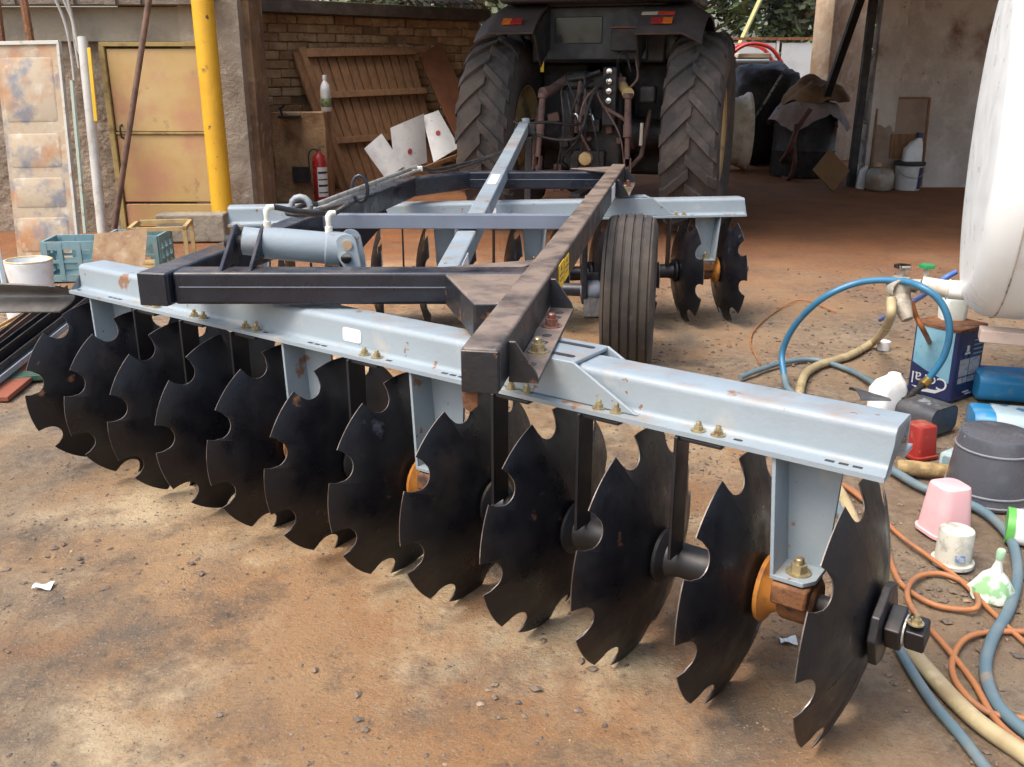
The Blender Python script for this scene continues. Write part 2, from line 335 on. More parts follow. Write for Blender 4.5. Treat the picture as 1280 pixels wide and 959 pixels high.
b = NB(); sheet(b, lambda u, v: (-6.8 + 3.9 * u, WA - .1 + 2.6 * v, 2.36 + .45 * v + .02 * math.sin(u * 160)), 120, 2, .006); ob('roof_sheet', b, m_roof, wt, smooth=60)
# metal door
dt = thing('metal_door', 'beige sheet metal door of two panels set in the plaster wall', 'door', (-3.5, WA, 0))
dx0, dx1, dz = -3.76, -2.84, 1.72
for (x, wz) in ((dx0 - .025, .05), (dx1 + .02, .04)):
    b = NB(); box(b, (x, WA - .06, dz / 2), (wz, .10, dz)); ob('jamb', b, m_doorf, dt, bev=.005)
b = NB(); box(b, ((dx0 + dx1) / 2, WA - .06, dz + .02), (dx1 - dx0 + .09, .10, .04)); ob('head_rail', b, m_doorf, dt, bev=.005)
for z0, z1 in ((.30, .93), (.96, 1.70)):
    b = NB(); box(b, ((dx0 + dx1) / 2, WA - .07, (z0 + z1) / 2), (dx1 - dx0 - .02, .03, z1 - z0)); ob('panel', b, m_doorb, dt, bev=.008)
b = NB(); box(b, ((dx0 + dx1) / 2, WA - .08, .945), (dx1 - dx0 - .02, .04, .022)); ob('rail', b, m_doorf, dt, bev=.004)
b = NB(); box(b, ((dx0 + dx1) / 2, WA - .07, .17), (dx1 - dx0 - .02, .03, .22)); ob('kick_plate', b, m_doorb, dt, bev=.006)
b = NB(); tube(b, curve([(dx0 + .07, WA - .085, .9), (dx0 + .07, WA - .13, .92), (dx0 + .07, WA - .13, 1.0), (dx0 + .07, WA - .085, 1.02)], 4), .01, 8); ob('door_handle', b, m_dark, dt, smooth=60)
# yellow post
b = NB(); lathe(b, [(.115, 0), (.098, .02), (.096, 1.2), (.098, 2.4), (.096, 3.2)], 32, T(-2.735, 8.95, -.02)); yp = ob('yellow_post', b, m_ypost, smooth=40)
tag(yp, 'round yellow painted steel post, scuffed and stained, beside the beige door', 'post')
# concrete pillar and brick wall behind
pt = thing('concrete_pillar', 'stained square concrete pillar behind the yellow post', 'pillar', (-2.62, 9.5, 0))
b = NB(); rough_wall(b, -3.06, -2.51, -.02, 3.2, 9.24, .01, 10, 60, .3); ob('shaft', b, m_pill, pt)
b = NB(); box(b, (-2.50, 9.64, 1.6), (.11, .5, 3.2)); ob('shaded_side', b, m_mortar, pt, bev=.01)  # darker box puts the shade of the pillar's side into the colour
# return wall + brick wall (40 degrees to the picture plane)
BA = Vector((-3.45, 12.1, 0)); BB = Vector((-.45, 14.6, 0)); BD = (BB - BA).normalized(); BL = (BB - BA).length
BM = frame(BA, BD)      # x along wall, y into the wall (away), z up
bt = thing('brick_wall', 'old brown brick wall behind the leaning wooden gate', 'wall', BM)
b = NB(); box(b, (BL / 2, .13, 1.1), (BL, .2, 2.2), BM); ob('wall_core', b, m_mortar, bt)
bms = []
for k in range(6):
    bb = NB(); r = random.Random(k)
    box(bb, (0, 0, 0), (.262, .045, .098)); bmesh.ops.bevel(bb, geom=list(bb.edges), offset=.008, segments=1, affect='EDGES')
    for v in bb.verts: v.co += Vector((r.uniform(-.004, .004), r.uniform(-.004, .004), r.uniform(-.004, .004)))
    me = mesh(bb, 'brick'); me.materials.append(m_brick); bms.append(me)
nb = 0
for row in range(20):
    for c_ in range(15):
        x = .135 + c_ * .274 - (.137 if row % 2 else 0)
        if x > BL - .12 or x < .1 or rnd.random() < .07: continue
        x += rnd.uniform(-.008, .008)
        link('brick', bms[(row * 7 + c_ * 3) % 6], bt, BM @ T(x, .025 + rnd.uniform(-.012, .012), .06 + row * .109 + rnd.uniform(-.004, .004)) @ RX(rnd.uniform(-.05, .05)) @ RZ(rnd.uniform(-.03, .03)) @ RY(rnd.uniform(-.012, .012)))
b = NB(); box(b, (BL / 2, -.02, 2.27), (BL + .1, .3, .16), BM); ob('timber_plate', b, mat('dark_timber', (.06, .045, .035), [((.1, .075, .055), 5, .45, .65)], .9, bump=.004, rand=False), bt, bev=.01)
b = NB(); sheet(b, lambda u, v: BM @ Vector((BL * u, -.05 + 1.6 * v, 2.42 + .3 * v + .018 * math.sin(u * 180))), 130, 2, .005); ob('roof_sheet', b, m_roof, bt, smooth=60)
rt = NB(); box(rt, (-3.56, 10.9, 1.1), (.25, 2.9, 2.2)); solid('return_wall', rt, m_mortar, 'short brown wall running back beside the concrete pillar', 'wall')
# bracket block, soot stain ledge by the wall (low masonry pier with bottle)
lp = thing('masonry_pier', 'low stained brick pier with a dark opening beneath the white bottle', 'pier', (-2.45, 11.55, 0))
b = NB(); box(b, (-2.52, 11.75, .52), (.62, .5, 1.04)); bmesh.ops.subdivide_edges(b, edges=list(b.edges), cuts=5, use_grid_fill=True)
for v in b.verts: v.co += Vector((mnoise.noise(v.co * 3), mnoise.noise(v.co * 3 + Vector((5, 0, 0))), .4 * mnoise.noise(v.co * 3 + Vector((0, 5, 0))))) * .035
ob('block', b, mat('pier_plaster', (.50, .32, .16), [((.28, .15, .075), 4, .45, .65), ((.10, .065, .045), 2, .62, .74)], .95, bump=.01, rand=False), lp, smooth=30)
b = NB(); box(b, (-2.52, 11.485, .33), (.2, .05, .18)); ob('opening', b, m_dark, lp)
b = NB(); box(b, (-2.60, 11.42, 1.0), (.24, .16, .03)); tube(b, [(-2.68, 11.42, 1.0), (-2.7, 11.4, 1.09), (-2.64, 11.4, 1.14)], .015, 6); ob('iron_bracket', b, m_dark, lp, bev=.004)
def bottle(name, M, prof, m, cap=None, label=None, cat='bottle', band=None, group=None, n=20):
    t = thing(name, label, cat, M, group)
    b = NB(); lathe(b, prof, n, M); ob('body', b, m, t, smooth=50)
    if cap:
        b = NB(); lathe(b, [(cap[1], cap[0]), (cap[1], cap[0] + cap[2]), (cap[1] * .8, cap[0] + cap[2] * 1.05)], n, M); ob('cap', b, cap[3], t, smooth=40)
    if band:
        b = NB(); lathe(b, [(band[2] , band[0]), (band[2] + .002, band[0] + .003), (band[2] + .002, band[1] - .003), (band[2], band[1])], n, M, cap=False); ob('paper_label', b, band[3], t, smooth=40)
    return t
m_pwhite = mat('white_plastic', (.7, .72, .72), [((.55, .54, .5), 6, .5, .72)], .45); m_pgreen = mat('green_print', (.2, .28, .1), [((.1, .1, .08), 30, .5, .6)], .5)
m_pblue = mat('blue_plastic', (.02, .20, .43), [((.03, .26, .5), 5, .5, .7), ((.2, .24, .27), 16, .60, .74)], .42, dust=((.34, .3, .26), 14, .5, .85)); m_pred = mat('red_plastic', (.27, .02, .015), [((.2, .03, .025), 8, .5, .7), ((.3, .12, .08), 22, .62, .74)], .45, dust=((.4, .16, .1), 14, .45, .8))
m_pnavy = mat('navy_plastic', (.02, .03, .10), (), .4)
bottle('bottle', T(-2.22, 11.72, 1.05), [(0, 0), (.055, 0), (.062, .01), (.062, .24), (.05, .30), (.025, .34), (.022, .36)], m_pwhite, (.36, .026, .05, m_pwhite), 'white plastic bottle with a green printed band standing on the masonry pier', band=(.05, .15, .0625, m_pgreen))
# fire extinguisher
fe = thing('fire_extinguisher', 'red fire extinguisher with white label standing before the brick wall', 'extinguisher', (-2.26, 11.3, 0))
FM = T(-2.26, 11.3, 0)
b = NB(); lathe(b, [(.07, .02), (.085, .04), (.085, .50), (.07, .56), (.03, .59), (.025, .62)], 24, FM); ob('cylinder', b, m_red, fe, smooth=50)
b = NB(); lathe(b, [(.09, 0), (.09, .05), (.08, .06)], 24, FM); ob('foot_ring', b, m_ink, fe, smooth=40)
b = NB(); sheet(b, lambda u, v: FM @ Vector((.087 * math.cos(-1.75 + 1.6 * u), .087 * math.sin(-1.75 + 1.6 * u), .1 + .34 * v)), 10, 1, -.001); ob('paper_label', b, m_white, fe)
for k in range(4):
    b = NB(); sheet(b, lambda u, v: FM @ Vector((.0885 * math.cos(-1.65 + 1.4 * u), .0885 * math.sin(-1.65 + 1.4 * u), .14 + .075 * k + (.015 + .01 * (k % 2)) * v)), 8, 1, -.0005); ob('printed_line', b, m_ink, fe)
b = NB(); tube(b, [(-2.26, 11.3, .62), (-2.26, 11.28, .66), (-2.20, 11.24, .70)], .011, 6); tube(b, [(-2.26, 11.3, .63), (-2.21, 11.24, .645)], .01, 6); ob('valve_lever', b, m_pipe, fe, smooth=40)
b = NB(); tube(b, curve([(-2.27, 11.28, .63), (-2.33, 11.24, .64), (-2.37, 11.23, .55), (-2.36, 11.23, .3)], 6), .009, 8); ob('hose', b, m_hose, fe, smooth=50)
# wooden gate leaning on the brick wall
gp = [at(380, 64, Y=12.68), at(514, 61, Y=13.82), at(557, 226, Y=13.62), at(441, 240, Y=12.46)]     # TL TR BR BL
gp[2].z = .01; gp[3].z = .01
def gpt(u, v, n=0.0):
    p = gp[3].lerp(gp[2], u).lerp(gp[0].lerp(gp[1], u), v); return p + GN * n
GN = ((gp[2] - gp[3]).cross(gp[0] - gp[3])).normalized()
if GN.y > 0: GN = -GN
gt = thing('wooden_gate', 'brown slatted wooden gate leaning against the brick wall', 'gate', gp[3])
NS = 12
for k in range(NS):
    u0 = k / NS + .006; u1 = (k + 1) / NS - .010; j = rnd.uniform(-.006, .006); b = NB()
    q = [gpt(u0, .0 + j), gpt(u1, .0 + j), gpt(u1, 1), gpt(u0, 1)]
    lo = [b.verts.new(p) for p in q]; hi = [b.verts.new(p + GN * (.03 + j)) for p in q]
    b.faces.new(lo); b.faces.new(hi[::-1])
    for i in range(4): b.faces.new((lo[i], lo[(i + 1) % 4], hi[(i + 1) % 4], hi[i]))
    ob('slat', b, m_wood, gt)
for v in (.04, .36, .68, .975):
    b = NB(); beam(b, gpt(-.01, v, .055), gpt(1.01, v, .055), .05, .085 if v < .9 else .11, up=(gp[0] - gp[3])); ob('rail', b, m_wood, gt, bev=.006)
b = NB(); beam(b, gpt(-.025, -.01, .02), gpt(-.025, 1.02, .02), .09, .07, up=GN); ob('stile', b, m_wood, gt, bev=.006)
b = NB(); beam(b, gpt(-.075, 0, -.03), gpt(-.07, 1.0, -.03), .07, .05, up=GN); ob('stile', b, m_wood, gt, bev=.006)
# narrow red-brown board
q = [at(536, 58, Y=14.2), at(566, 58, Y=14.45), at(584, 140, Y=14.2), at(574, 142, Y=14.0)]
b = NB(); p0 = at(535, 58, Y=14.05); p1 = at(577, 150, Y=13.85); p1b = p1 + (p1 - p0) * .35
beam(b, p0, p1b, .42, .03, up=(.5, -.8, .2)); rb = ob('plank', b, mat('red_board', (.22, .085, .04), [((.15, .06, .03), 4, .45, .65)], .7), bev=.004); tag(rb, 'wide red brown board leaning beside the wooden gate', 'board')
b = NB(); beam(b, p0 + V(-.12, -.05, 0), p1b + V(-.14, -.05, 0), .05, .04); ob('edge_batten', b, m_wood, rb, bev=.004)
# white printed sheets against the gate
def paper(pix, Ys, label, dots=()):
    P = [at(u, v, Y=y) for (u, v), y in zip(pix, Ys)]
    def fn(a, c): 
        p = P[3].lerp(P[2], a).lerp(P[0].lerp(P[1], a), c); return p + V(.0, -.05 * math.sin(a * 3.1) * (1 - .4 * c), 0)
    b = NB(); sheet(b, fn, 10, 6, .004); o = ob('printed_sheet', b, m_paper, smooth=40); tag(o, label, 'paper sheet', 'white sheets leaning on the gate')
    for (a, c, r) in dots:
        bb = NB(); e = .012
        cx = Vector(fn(a, c)); ux = (Vector(fn(min(1, a + .05), c)) - cx).normalized(); uz = (Vector(fn(a, min(1, c + .05))) - cx).normalized(); nn = ux.cross(uz); nn = -nn if nn.y > 0 else nn
        prism(bb, [(r * math.cos(k * .3927), r * math.sin(k * .3927)) for k in range(16)], .003, Matrix((ux, uz, nn)).transposed().to_4x4() if False else (Matrix.Translation(cx + nn * .004) @ Matrix((ux, uz, nn)).transposed().to_4x4()))
        ob('printed_dot', bb, m_reddot, o)
paper([(455, 186), (477, 167), (505, 208), (482, 224)], [12.3, 12.4, 12.35, 12.2], 'narrow white printed sheet propped at a slant on the gate foot')
paper([(488, 160), (530, 142), (534, 203), (494, 216)], [12.45, 12.75, 12.6, 12.3], 'curled white printed sheet with a red dot in the middle of the bunch', [(.5, .35, .035)])
paper([(528, 145), (548, 138), (574, 184), (542, 203)], [12.8, 12.95, 12.7, 12.5], 'white printed sheet with a red dot nearest the tractor tyre', [(.5, .52, .035)])
b = NB(); beam(b, at(500, 222, Y=12.2), at(585, 190, Y=12.6), .04, .05); tag(ob('wooden_batten', b, m_wood, bev=.004), 'thin wooden batten lying under the printed sheets', 'batten')
# main shed roof: trusses, sheet and posts, mostly above the frame
sr = thing('shed_roof', 'dark sheet roof over the tractor', 'roof', (2.6, 12, 3.2))
b = NB(); sheet(b, lambda u, v: (-1.9 + 11.9 * u, 7.3 + 9.4 * v, 3.12 + .5 * v + .03 * math.sin(u * 300)), 220, 2, .01); ob('roof_sheet', b, m_roof, sr, smooth=60)
for y in (7.4, 10.3, 13.4, 16.4):
    b = NB(); beam(b, (-1.8, y, 3.0 + .05 * (y - 7.3)), (9.9, y, 3.0 + .05 * (y - 7.3)), .09, .16); ob('purlin', b, m_dark, sr)
# right wall
rw = thing('plaster_wall', 'mottled pale plaster wall behind the buckets', 'wall', (7, 13.2, 0))
b = NB(); sheet(b, lambda u, v: (5.05 + 6.5 * u, 13.15 - .02 * mnoise.fractal(Vector((u * 16, 0, v * 10)), 1, 2, 4), -.05 + 3.7 * v), 60, 40, .25); ob('wall_face', b, m_rwall, rw)
b = NB(); sheet(b, lambda u, v: (4.78 + .34 * u, 13.02 - .015 * mnoise.fractal(Vector((u * 3, 3, v * 10)), 1, 2, 4), -.05 + 3.7 * v), 8, 60, .36); ob('corner_pier', b, m_rwall, rw)
b = NB(); box(b, (11.4, 10.2, 1.8), (.25, 6.2, 3.7)); tag(ob('side_wall', b, m_rwall), 'plaster side wall closing the shed beyond the tank', 'wall')
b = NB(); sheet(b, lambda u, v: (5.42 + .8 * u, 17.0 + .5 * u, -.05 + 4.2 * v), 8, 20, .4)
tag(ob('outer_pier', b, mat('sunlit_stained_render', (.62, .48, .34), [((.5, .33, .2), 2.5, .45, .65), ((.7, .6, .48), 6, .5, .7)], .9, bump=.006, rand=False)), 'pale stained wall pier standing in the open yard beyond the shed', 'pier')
# dark post + rafter leaning at the wall end
q0 = at(1046, 70, Y=13.75); q1 = at(1082, -20, Y=13.0); q2 = q0 + (q0 - q1) * ((q0.z - .03) / (q1.z - q0.z)); b = NB(); beam(b, V(4.66, 15.45, .03), q1, .10, .1); tag(ob('leaning_timber', b, m_dark, bev=.01), 'dark timber prop leaning against the plaster pier', 'timber')
b = NB(); beam(b, (4.66, 13.15, 0), (4.70, 13.15, 3.6), .1, .1); tag(ob('timber_post', b, m_dark, bev=.01), 'dark timber post standing against the plaster pier', 'post')

# ------------------------------------------------------------------ disc harrow
hr = thing('disc_harrow', 'large notched disc harrow with grey gang beams and black frame parked in the yard', 'disc harrow', (.1, 3.9, 0))
DR, DC, DT = .322, .070, .0065          # disc radius, dish depth, thickness
def disc_mesh():
    """notched spherical disc: rim in the plane x = 0, bulging to +x; returns plate and bright worn rim"""
    SR = (DR * DR + DC * DC) / (2 * DC)
    def cap(r): return math.sqrt(SR * SR - r * r) - (SR - DC)
    N = 8; rc, rn = DR - .014, .046; ph0 = math.asin(rn / rc); out = []
    for k in range(N):
        c = 2 * math.pi * k / N
        out.append((c - ph0, DR))
        for i in range(11):
            f = -ph0 * .999 + 2 * ph0 * .999 * i / 10
            out.append((c + f, rc * math.cos(f) - math.sqrt(max(0, rn * rn - (rc * math.sin(f)) ** 2))))
        out.append((c + ph0, DR))
        g = 2 * math.pi / N - 2 * ph0
        for i in range(1, 9): out.append((c + ph0 + g * i / 9, DR))
    bm = NB(); fr = [.0, .2, .42, .62, .8, .93, 1.0]; n = len(out)
    sides = []
    for s in (0, 1):
        rings = []
        for q in fr:
            ring = []
            for a, ro in out:
                r = ro * q; x = cap(r) - s * DT + (0 if q < 1 else 0)
                if q == 1.0: x = cap(r) - DT * (.35 if s == 0 else .75)
                ring.append((x, r * math.cos(a), r * math.sin(a)))
            rings.append(ring)
        c = bm.verts.new(rings[0][0]); vr = [[bm.verts.new(p) for p in ring] for ring in rings[1:]]
        for i in range(n):
            f = (c, vr[0][i], vr[0][(i + 1) % n]); bm.faces.new(f if s == 0 else f[::-1])
            for a, b in zip(vr, vr[1:]):
                f = (a[i], b[i], b[(i + 1) % n], a[(i + 1) % n]); bm.faces.new(f if s == 0 else f[::-1])
        sides.append(vr[-1])
    for i in range(n):
        f = bm.faces.new((sides[0][(i + 1) % n], sides[0][i], sides[1][i], sides[1][(i + 1) % n])); f.material_index = 1
    for v in bm.verts: pass
    me = mesh(bm, 'disc', 32, recalc=False); me.materials.append(m_disc); me.materials.append(m_edge); return me
me_disc = disc_mesh()
XA = RY(math.pi / 2)                    # lathe z -> gang x
def bolt_mesh(r=.013, h=.012, stud=.02, m=m_zinc):
    b = NB(); lathe(b, [(r * 1.55, 0), (r * 1.55, .003)], 16); prism(b, [(r * math.cos(k * math.pi / 3), r * math.sin(k * math.pi / 3)) for k in range(6)], h, t0=.003); lathe(b, [(r * .58, .003 + h), (r * .58, .003 + h + stud), (r * .45, h + stud + .006)], 10)
    me = mesh(b, 'bolt', 35); me.materials.append(m); return me
me_bolt = bolt_mesh(.0115, .010, .008); me_big = bolt_mesh(.019, .02, .012, m_zinc); me_big2 = bolt_mesh(.019, .02, .012, m_zinc2)
hb = NB(); prism(hb, [(-.010, -.005), (.010, -.005), (.010, .005), (-.010, .005)], .0012); me_hole_patch = mesh(hb, 'dark_hole_patch'); me_hole_patch.materials.append(m_ink)  # thin dark slab, the shade inside a hole given as colour
def arc(cx, cy, r, a0, a1, n=4): return [(cx + r * math.cos(R(a0 + (a1 - a0) * k / n)), cy + r * math.sin(R(a0 + (a1 - a0) * k / n))) for k in range(n + 1)]
def hat_profile(z0):
    t, rr = .012, .019; zt = z0 + .105
    pts = [(-.075, z0), (-.075, z0 + t), (-.036, z0 + t)] + arc(-.036, z0 + t + .014, .014, -90, 0, 3) + arc(-.022 + rr, zt - rr, rr, 180, 90, 5) + arc(.105 - rr, zt - rr, rr, 90, 0, 5) + [(.105, z0 + t), (.16, z0 + t), (.16, z0), (.095, z0)]
    pts += arc(.095 - .016, zt - t - .016, .016, 0, 90, 4) + arc(-.012 + .016, zt - t - .016, .016, 90, 180, 4) + [(-.012, z0)]
    return pts
YZ = Matrix(((0, 0, 1, 0), (1, 0, 0, 0), (0, 1, 0, 0), (0, 0, 0, 1)))       # prism xy -> yz, extruded along x
def gang(M, zb, sgn, arms, x0, x1, group_word, straps=True, axz=.315, arm_side=1):
    """one gang of 12 discs. M: gang frame (x along the shaft). sgn = +1: discs bulge to +x"""
    b = NB(); prism(b, hat_profile(zb), x1 - x0, M @ YZ, x0); bm_ = ob('gang_beam', b, m_grey, hr, smooth=32)
    bm_['label'] = 'grey blue hat section beam of the %s gang' % group_word
    D = I4 if sgn > 0 else RZ(math.pi)
    for i in range(12):
        x = -.27 * i
        link('disc', me_disc, hr, M @ T(x, 0, axz) @ D @ RX(R((10, 13, 15, 8, 14, 22, 26, 21, 40, 31, 24, 33)[i]) * sgn))
    # shaft
    b = NB(); lathe(b, [(.021, -3.1), (.021, .13)], 12, M @ T(0, 0, axz) @ XA); ob('shaft', b, m_dark, hr, smooth=40)
    armset = [round(a / .27 - .5) for a in arms]
    for k in range(11):
        xm = -.27 * k - .135; ap = DC * sgn
        xa = -.27 * (k + 1) + (DC if sgn > 0 else -DC); xb = -.27 * k + (DC - DT if sgn > 0 else -DC)
        GM = M @ T(0, 0, axz) @ XA; e = .004
        if k in armset:
            s = sgn
            f0 = xa + e if s > 0 else xb - e
            b = NB(); lathe(b, [(.05, 0), (.082, .004), (.085, .015), (.06, .028), (.048, .05), (.045, .07)], 28, GM @ T(0, 0, f0) @ (I4 if s > 0 else RX(math.pi))); ob('hub_flange', b, m_orange, hr, smooth=35)
            f1 = xb - e if s > 0 else xa + e
            b = NB(); lathe(b, [(.05, 0), (.07, .004), (.07, .014), (.048, .024), (.045, .05)], 24, GM @ T(0, 0, f1) @ (RX(math.pi) if s > 0 else I4)); ob('hub_flange', b, m_dark, hr, smooth=35)
            xc = (xa + xb) / 2
            b = NB(); xm += .024 * sgn
            box(b, (xm - .0, -.02, axz + .035), (.085, .12, .055), M); lathe(b, [(.05, xm - .035), (.06, xm - .03), (.06, xm + .04), (.05, xm + .05)], 20, M @ T(0, 0, axz) @ XA)
            be = ob('bearing', b, m_rust, hr, smooth=40, bev=.008)
            # arm: tapered channel hanging from the beam
            zt, zf = zb - .001, axz + .068
            b = NB()
            AM = M @ T(xm, 0, 0) @ (I4 if arm_side > 0 else Matrix.Scale(-1, 4, (1, 0, 0)))
            XZ = Matrix(((1, 0, 0, 0), (0, 0, -1, 0), (0, 1, 0, 0), (0, 0, 0, 1)))
            prism(b, [(-.072, zt), (-.048, zf), (.05, zf), (.066, zt)], .010, AM @ XZ, -.03)
            for q0, q1 in (((-.072, zt), (-.048, zf)),):
                v0 = [AM @ Vector(p) for p in ((q0[0], .03, q0[1]), (q0[0], -.065, q0[1]), (q1[0], -.075, q1[1]), (q1[0], .03, q1[1]), (q0[0] + .010, .03, q0[1]), (q0[0] + .010, -.065, q0[1]), (q1[0] + .010, -.075, q1[1]), (q1[0] + .010, .03, q1[1]))]
                vv = [b.verts.new(p) for p in v0]
                for f in ((0, 1, 2, 3), (7, 6, 5, 4), (0, 4, 5, 1), (1, 5, 6, 2), (2, 6, 7, 3), (3, 7, 4, 0)): b.faces.new([vv[i] for i in f])
            prism(b, [(-.048, .03), (-.048, -.075), (.03, -.075), (.05, -.045), (.05, .03)], .012, AM, zf - .001)
            a = ob('bearing_arm', b, m_grey, hr, bev=.002, seg=1)
            link('bolt', me_big, a, AM @ T(.004, -.03, zf + .011))
        else:
            b = NB(); lathe(b, [(.05, xa + e), (.072, xa + e + .002), (.074, xa + .016), (.052, xa + .03), (.044, xa + .06), (.044, xb - .05), (.052, xb - .026), (.072, xb - .014), (.072, xb - e), (.05, xb - e)], 24, M @ T(0, 0, axz) @ XA); ob('spool', b, m_black, hr, smooth=35)
            if straps:
                xs = xm - .005; b = NB(); AM = M @ T(xs, 0, 0)
                box(b, (0, -.048, (zb + .35) / 2), (.010, .072, zb - .35 - .004), AM)
                box(b, (.055, -.038, zb - .009), (.11, .068, .010), AM); s_ = ob('scraper_arm', b, m_black, hr, bev=.003)
                for dx in (.04, .09): link('bolt', me_bolt, s_, AM @ T(dx, -.048, zb + .012))
    # dark slabs on the front flange, standing in for the shade of slotted holes
    for k in range(12):
        for j in range(3):
            x = -.27 * k - .02 - .03 * j + .02
            if (k - .5) * .27 < 0 or any(abs(-x - a) < .16 for a in arms):
                link('dark_hole_patch', me_hole_patch, bm_, M @ T(x, -.05, zb + .0118))
    # end nut and square washer
    GM = M @ T(0, 0, axz) @ XA
    if sgn > 0:
        SQ = M @ T(0, 0, axz) @ RX(.5) @ T(0, 0, -axz)
        b = NB(); prism(b, [(.085, .045), (.045, .085), (-.045, .085), (-.085, .045), (-.085, -.045), (-.045, -.085), (.045, -.085), (.085, -.045)], .02, SQ @ T(0, 0, axz) @ YZ, DC + .004); ob('square_washer', b, m_black, hr, bev=.004)
        b = NB(); box(b, (DC + .043, 0, axz), (.036, .075, .075), SQ); ob('square_nut', b, m_black, hr, bev=.005)
        b = NB(); lathe(b, [(.036, DC + .062), (.036, DC + .066)], 20, GM); ob('lock_plate', b, m_pipe, hr)
        b = NB(); box(b, (DC + .088, 0, axz), (.042, .058, .058), M @ T(0, 0, axz) @ RX(.35) @ T(0, 0, -axz)); e_ = ob('shaft_head', b, m_black, hr, bev=.005)
        link('bolt', me_bolt, e_, M @ T(DC + .085, -.02, axz + .035))
    return bm_
d_ = Vector((-math.cos(R(35.5)), math.sin(R(35.5)), 0)); m_ = Vector((math.sin(R(35.5)), math.cos(R(35.5)), 0))
MR = Matrix((-d_, m_, Vector((0, 0, 1)))).transposed().to_4x4(); MR.translation = (.768, 1.894, 0)
ZB = .68
rear = gang(MR, ZB, 1, [.135, 1.215, 1.755, 2.835], -3.0, .062, 'near')
a7 = R(7.7)
MF = RZ(a7); MF.translation = (1.36, 5.86, 0)
ZF = .655
front = gang(MF, ZF, -1, [.135, 1.215, 1.755, 2.835], -3.02, .07, 'far', arm_side=-1)
# stickers on the beams
def plate(parent, M, x, y, z, w_, h_, m, name='label_plate', rx=0):
    b = NB(); pts = []
    r = min(w_, h_) * .2
    for cx, cy, a0 in ((w_ / 2 - r, h_ / 2 - r, 0), (-w_ / 2 + r, h_ / 2 - r, 90), (-w_ / 2 + r, -h_ / 2 + r, 180), (w_ / 2 - r, -h_ / 2 + r, 270)): pts += arc(cx, cy, r, a0, a0 + 90, 3)
    prism(b, pts, .0015, M @ T(x, y, z) @ RX(math.pi / 2)); return ob(name, b, m, parent)
plate(rear, MR, -1.525, -.0222, ZB + .055, .075, .042, m_white)
plate(front, MF, -1.52, -.0222, ZF + .05, .10, .048, m_white)
# frame -----------------------------------------------------------
TA, TB = V(-.072, 2.03, .853), V(.685, 6.17, .882); TD = (TB - TA).normalized(); TM = frame(TA, TD); TL = (TB - TA).length
b = NB(); box(b, (TL / 2, 0, 0), (TL, .092, .108), TM); tb = ob('side_rail', b, m_tool, hr, bev=.012, seg=3); tb['label'] = 'dusty rust scuffed frame rail'
b = NB(); box(b, (-.004, 0, -.002), (.008, .086, .1), TM); ob('end_plate', b, m_tool, tb, bev=.003)
b = NB(); prism(b, [(-.02, -.05), (.016, -.05), (.014, -.095), (-.004, -.105), (-.02, -.09)], .012, TM @ T(.01, -.0, 0) @ Matrix(((0, 0, 1, 0), (1, 0, 0, 0), (0, 1, 0, 0), (0, 0, 0, 1))) @ T(.03, 0, 0)); ob('lug', b, m_rust, tb)
# angle plates with bolts at each gang (rail right side is -y in TM)
def rail_shoe(s0, s1, zb):
    b = NB(); box(b, ((s0 + s1) / 2, -.0465 - .036, zb - .004), (s1 - s0, .072, .012), TM)
    for s, dirn in ((s0, 1), (s1, -1)):
        prism(b, [(-.047, -.05), (-.119, -.05), (-.112, -.03), (-.062, .042), (-.047, .042)], .010, TM @ Matrix(((0, 0, 1, 0), (1, 0, 0, 0), (0, 1, 0, 0), (0, 0, 0, 1))), s if dirn > 0 else s - .01)
    o = ob('rail_shoe', b, m_tool, tb, bev=.002)
    for k, (s, me) in enumerate(((s0 + (s1 - s0) * .32, me_big), (s0 + (s1 - s0) * .68, me_big2))): link('bolt', me, o, TM @ T(s, -.082, zb + .002))
    for k in range(5):
        s = s0 + (s1 - s0) * (.16, .44, .54, .82, .9)[k]; bb = NB()
        prism(bb, [(s + x, -.083 + y) for x, y in arc(0, 0, .014, 0, 330, 11)], .0012, TM, zb + .0018); ob('dark_hole_patch', bb, m_ink, o)  # dark disc laid on top in place of a hole's inner shade
rail_shoe(.10, .80, -.048); rail_shoe(3.42, 4.10, -.05)
# saddle brackets over the gang beams
def saddle(M, z0, x0, x1, slope, parent, sl0=0.0):
    zt = z0 + .106
    b = NB(); box(b, ((x0 + x1) / 2, .045, zt + .006), (x1 - x0, .175, .012), M)
    XZ = Matrix(((1, 0, 0, 0), (0, 0, -1, 0), (0, 1, 0, 0), (0, 0, 0, 1)))
    for y in (.038, -.138): prism(b, [(x0, zt + .012), (x0 - sl0, z0 + .013), (x1 + slope, z0 + .013), (x1, zt + .012)], .010, M @ XZ, y)
    o = ob('saddle_bracket', b, m_grey, parent, bev=.004)
    for y in (-.005, .095):
        bb = NB(); prism(bb, [(x1 - .20 + x, y + yy) for x, yy in arc(0, 0, .009, 90, 270, 5)] + [(x1 - .03 + x, y + yy) for x, yy in arc(0, 0, .009, -90, 90, 5)], .0012, M, zt + .0125); ob('dark_slot_patch', bb, m_ink, o)  # dark slab painting the shade of an open slot
saddle(MR, ZB, -1.0, -.72, .19, rear); saddle(MF, ZF, -.90, -.52, .14, front)
CL = V(-1.115, 2.87, .853); LF = V(-.60, 5.55, .862); LD = (LF - CL).normalized()
b = NB(); beam(b, CL, LF, .10, .108); lb = ob('side_rail', b, m_navy, hr, bev=.012, seg=3)
b = NB(); beam(b, CL - LD * .008, CL, .094, .102); ob('end_plate', b, m_navy, lb, bev=.003)
FA, FB = V(-1.06, 2.935, .852), V(.06, 2.93, .852)
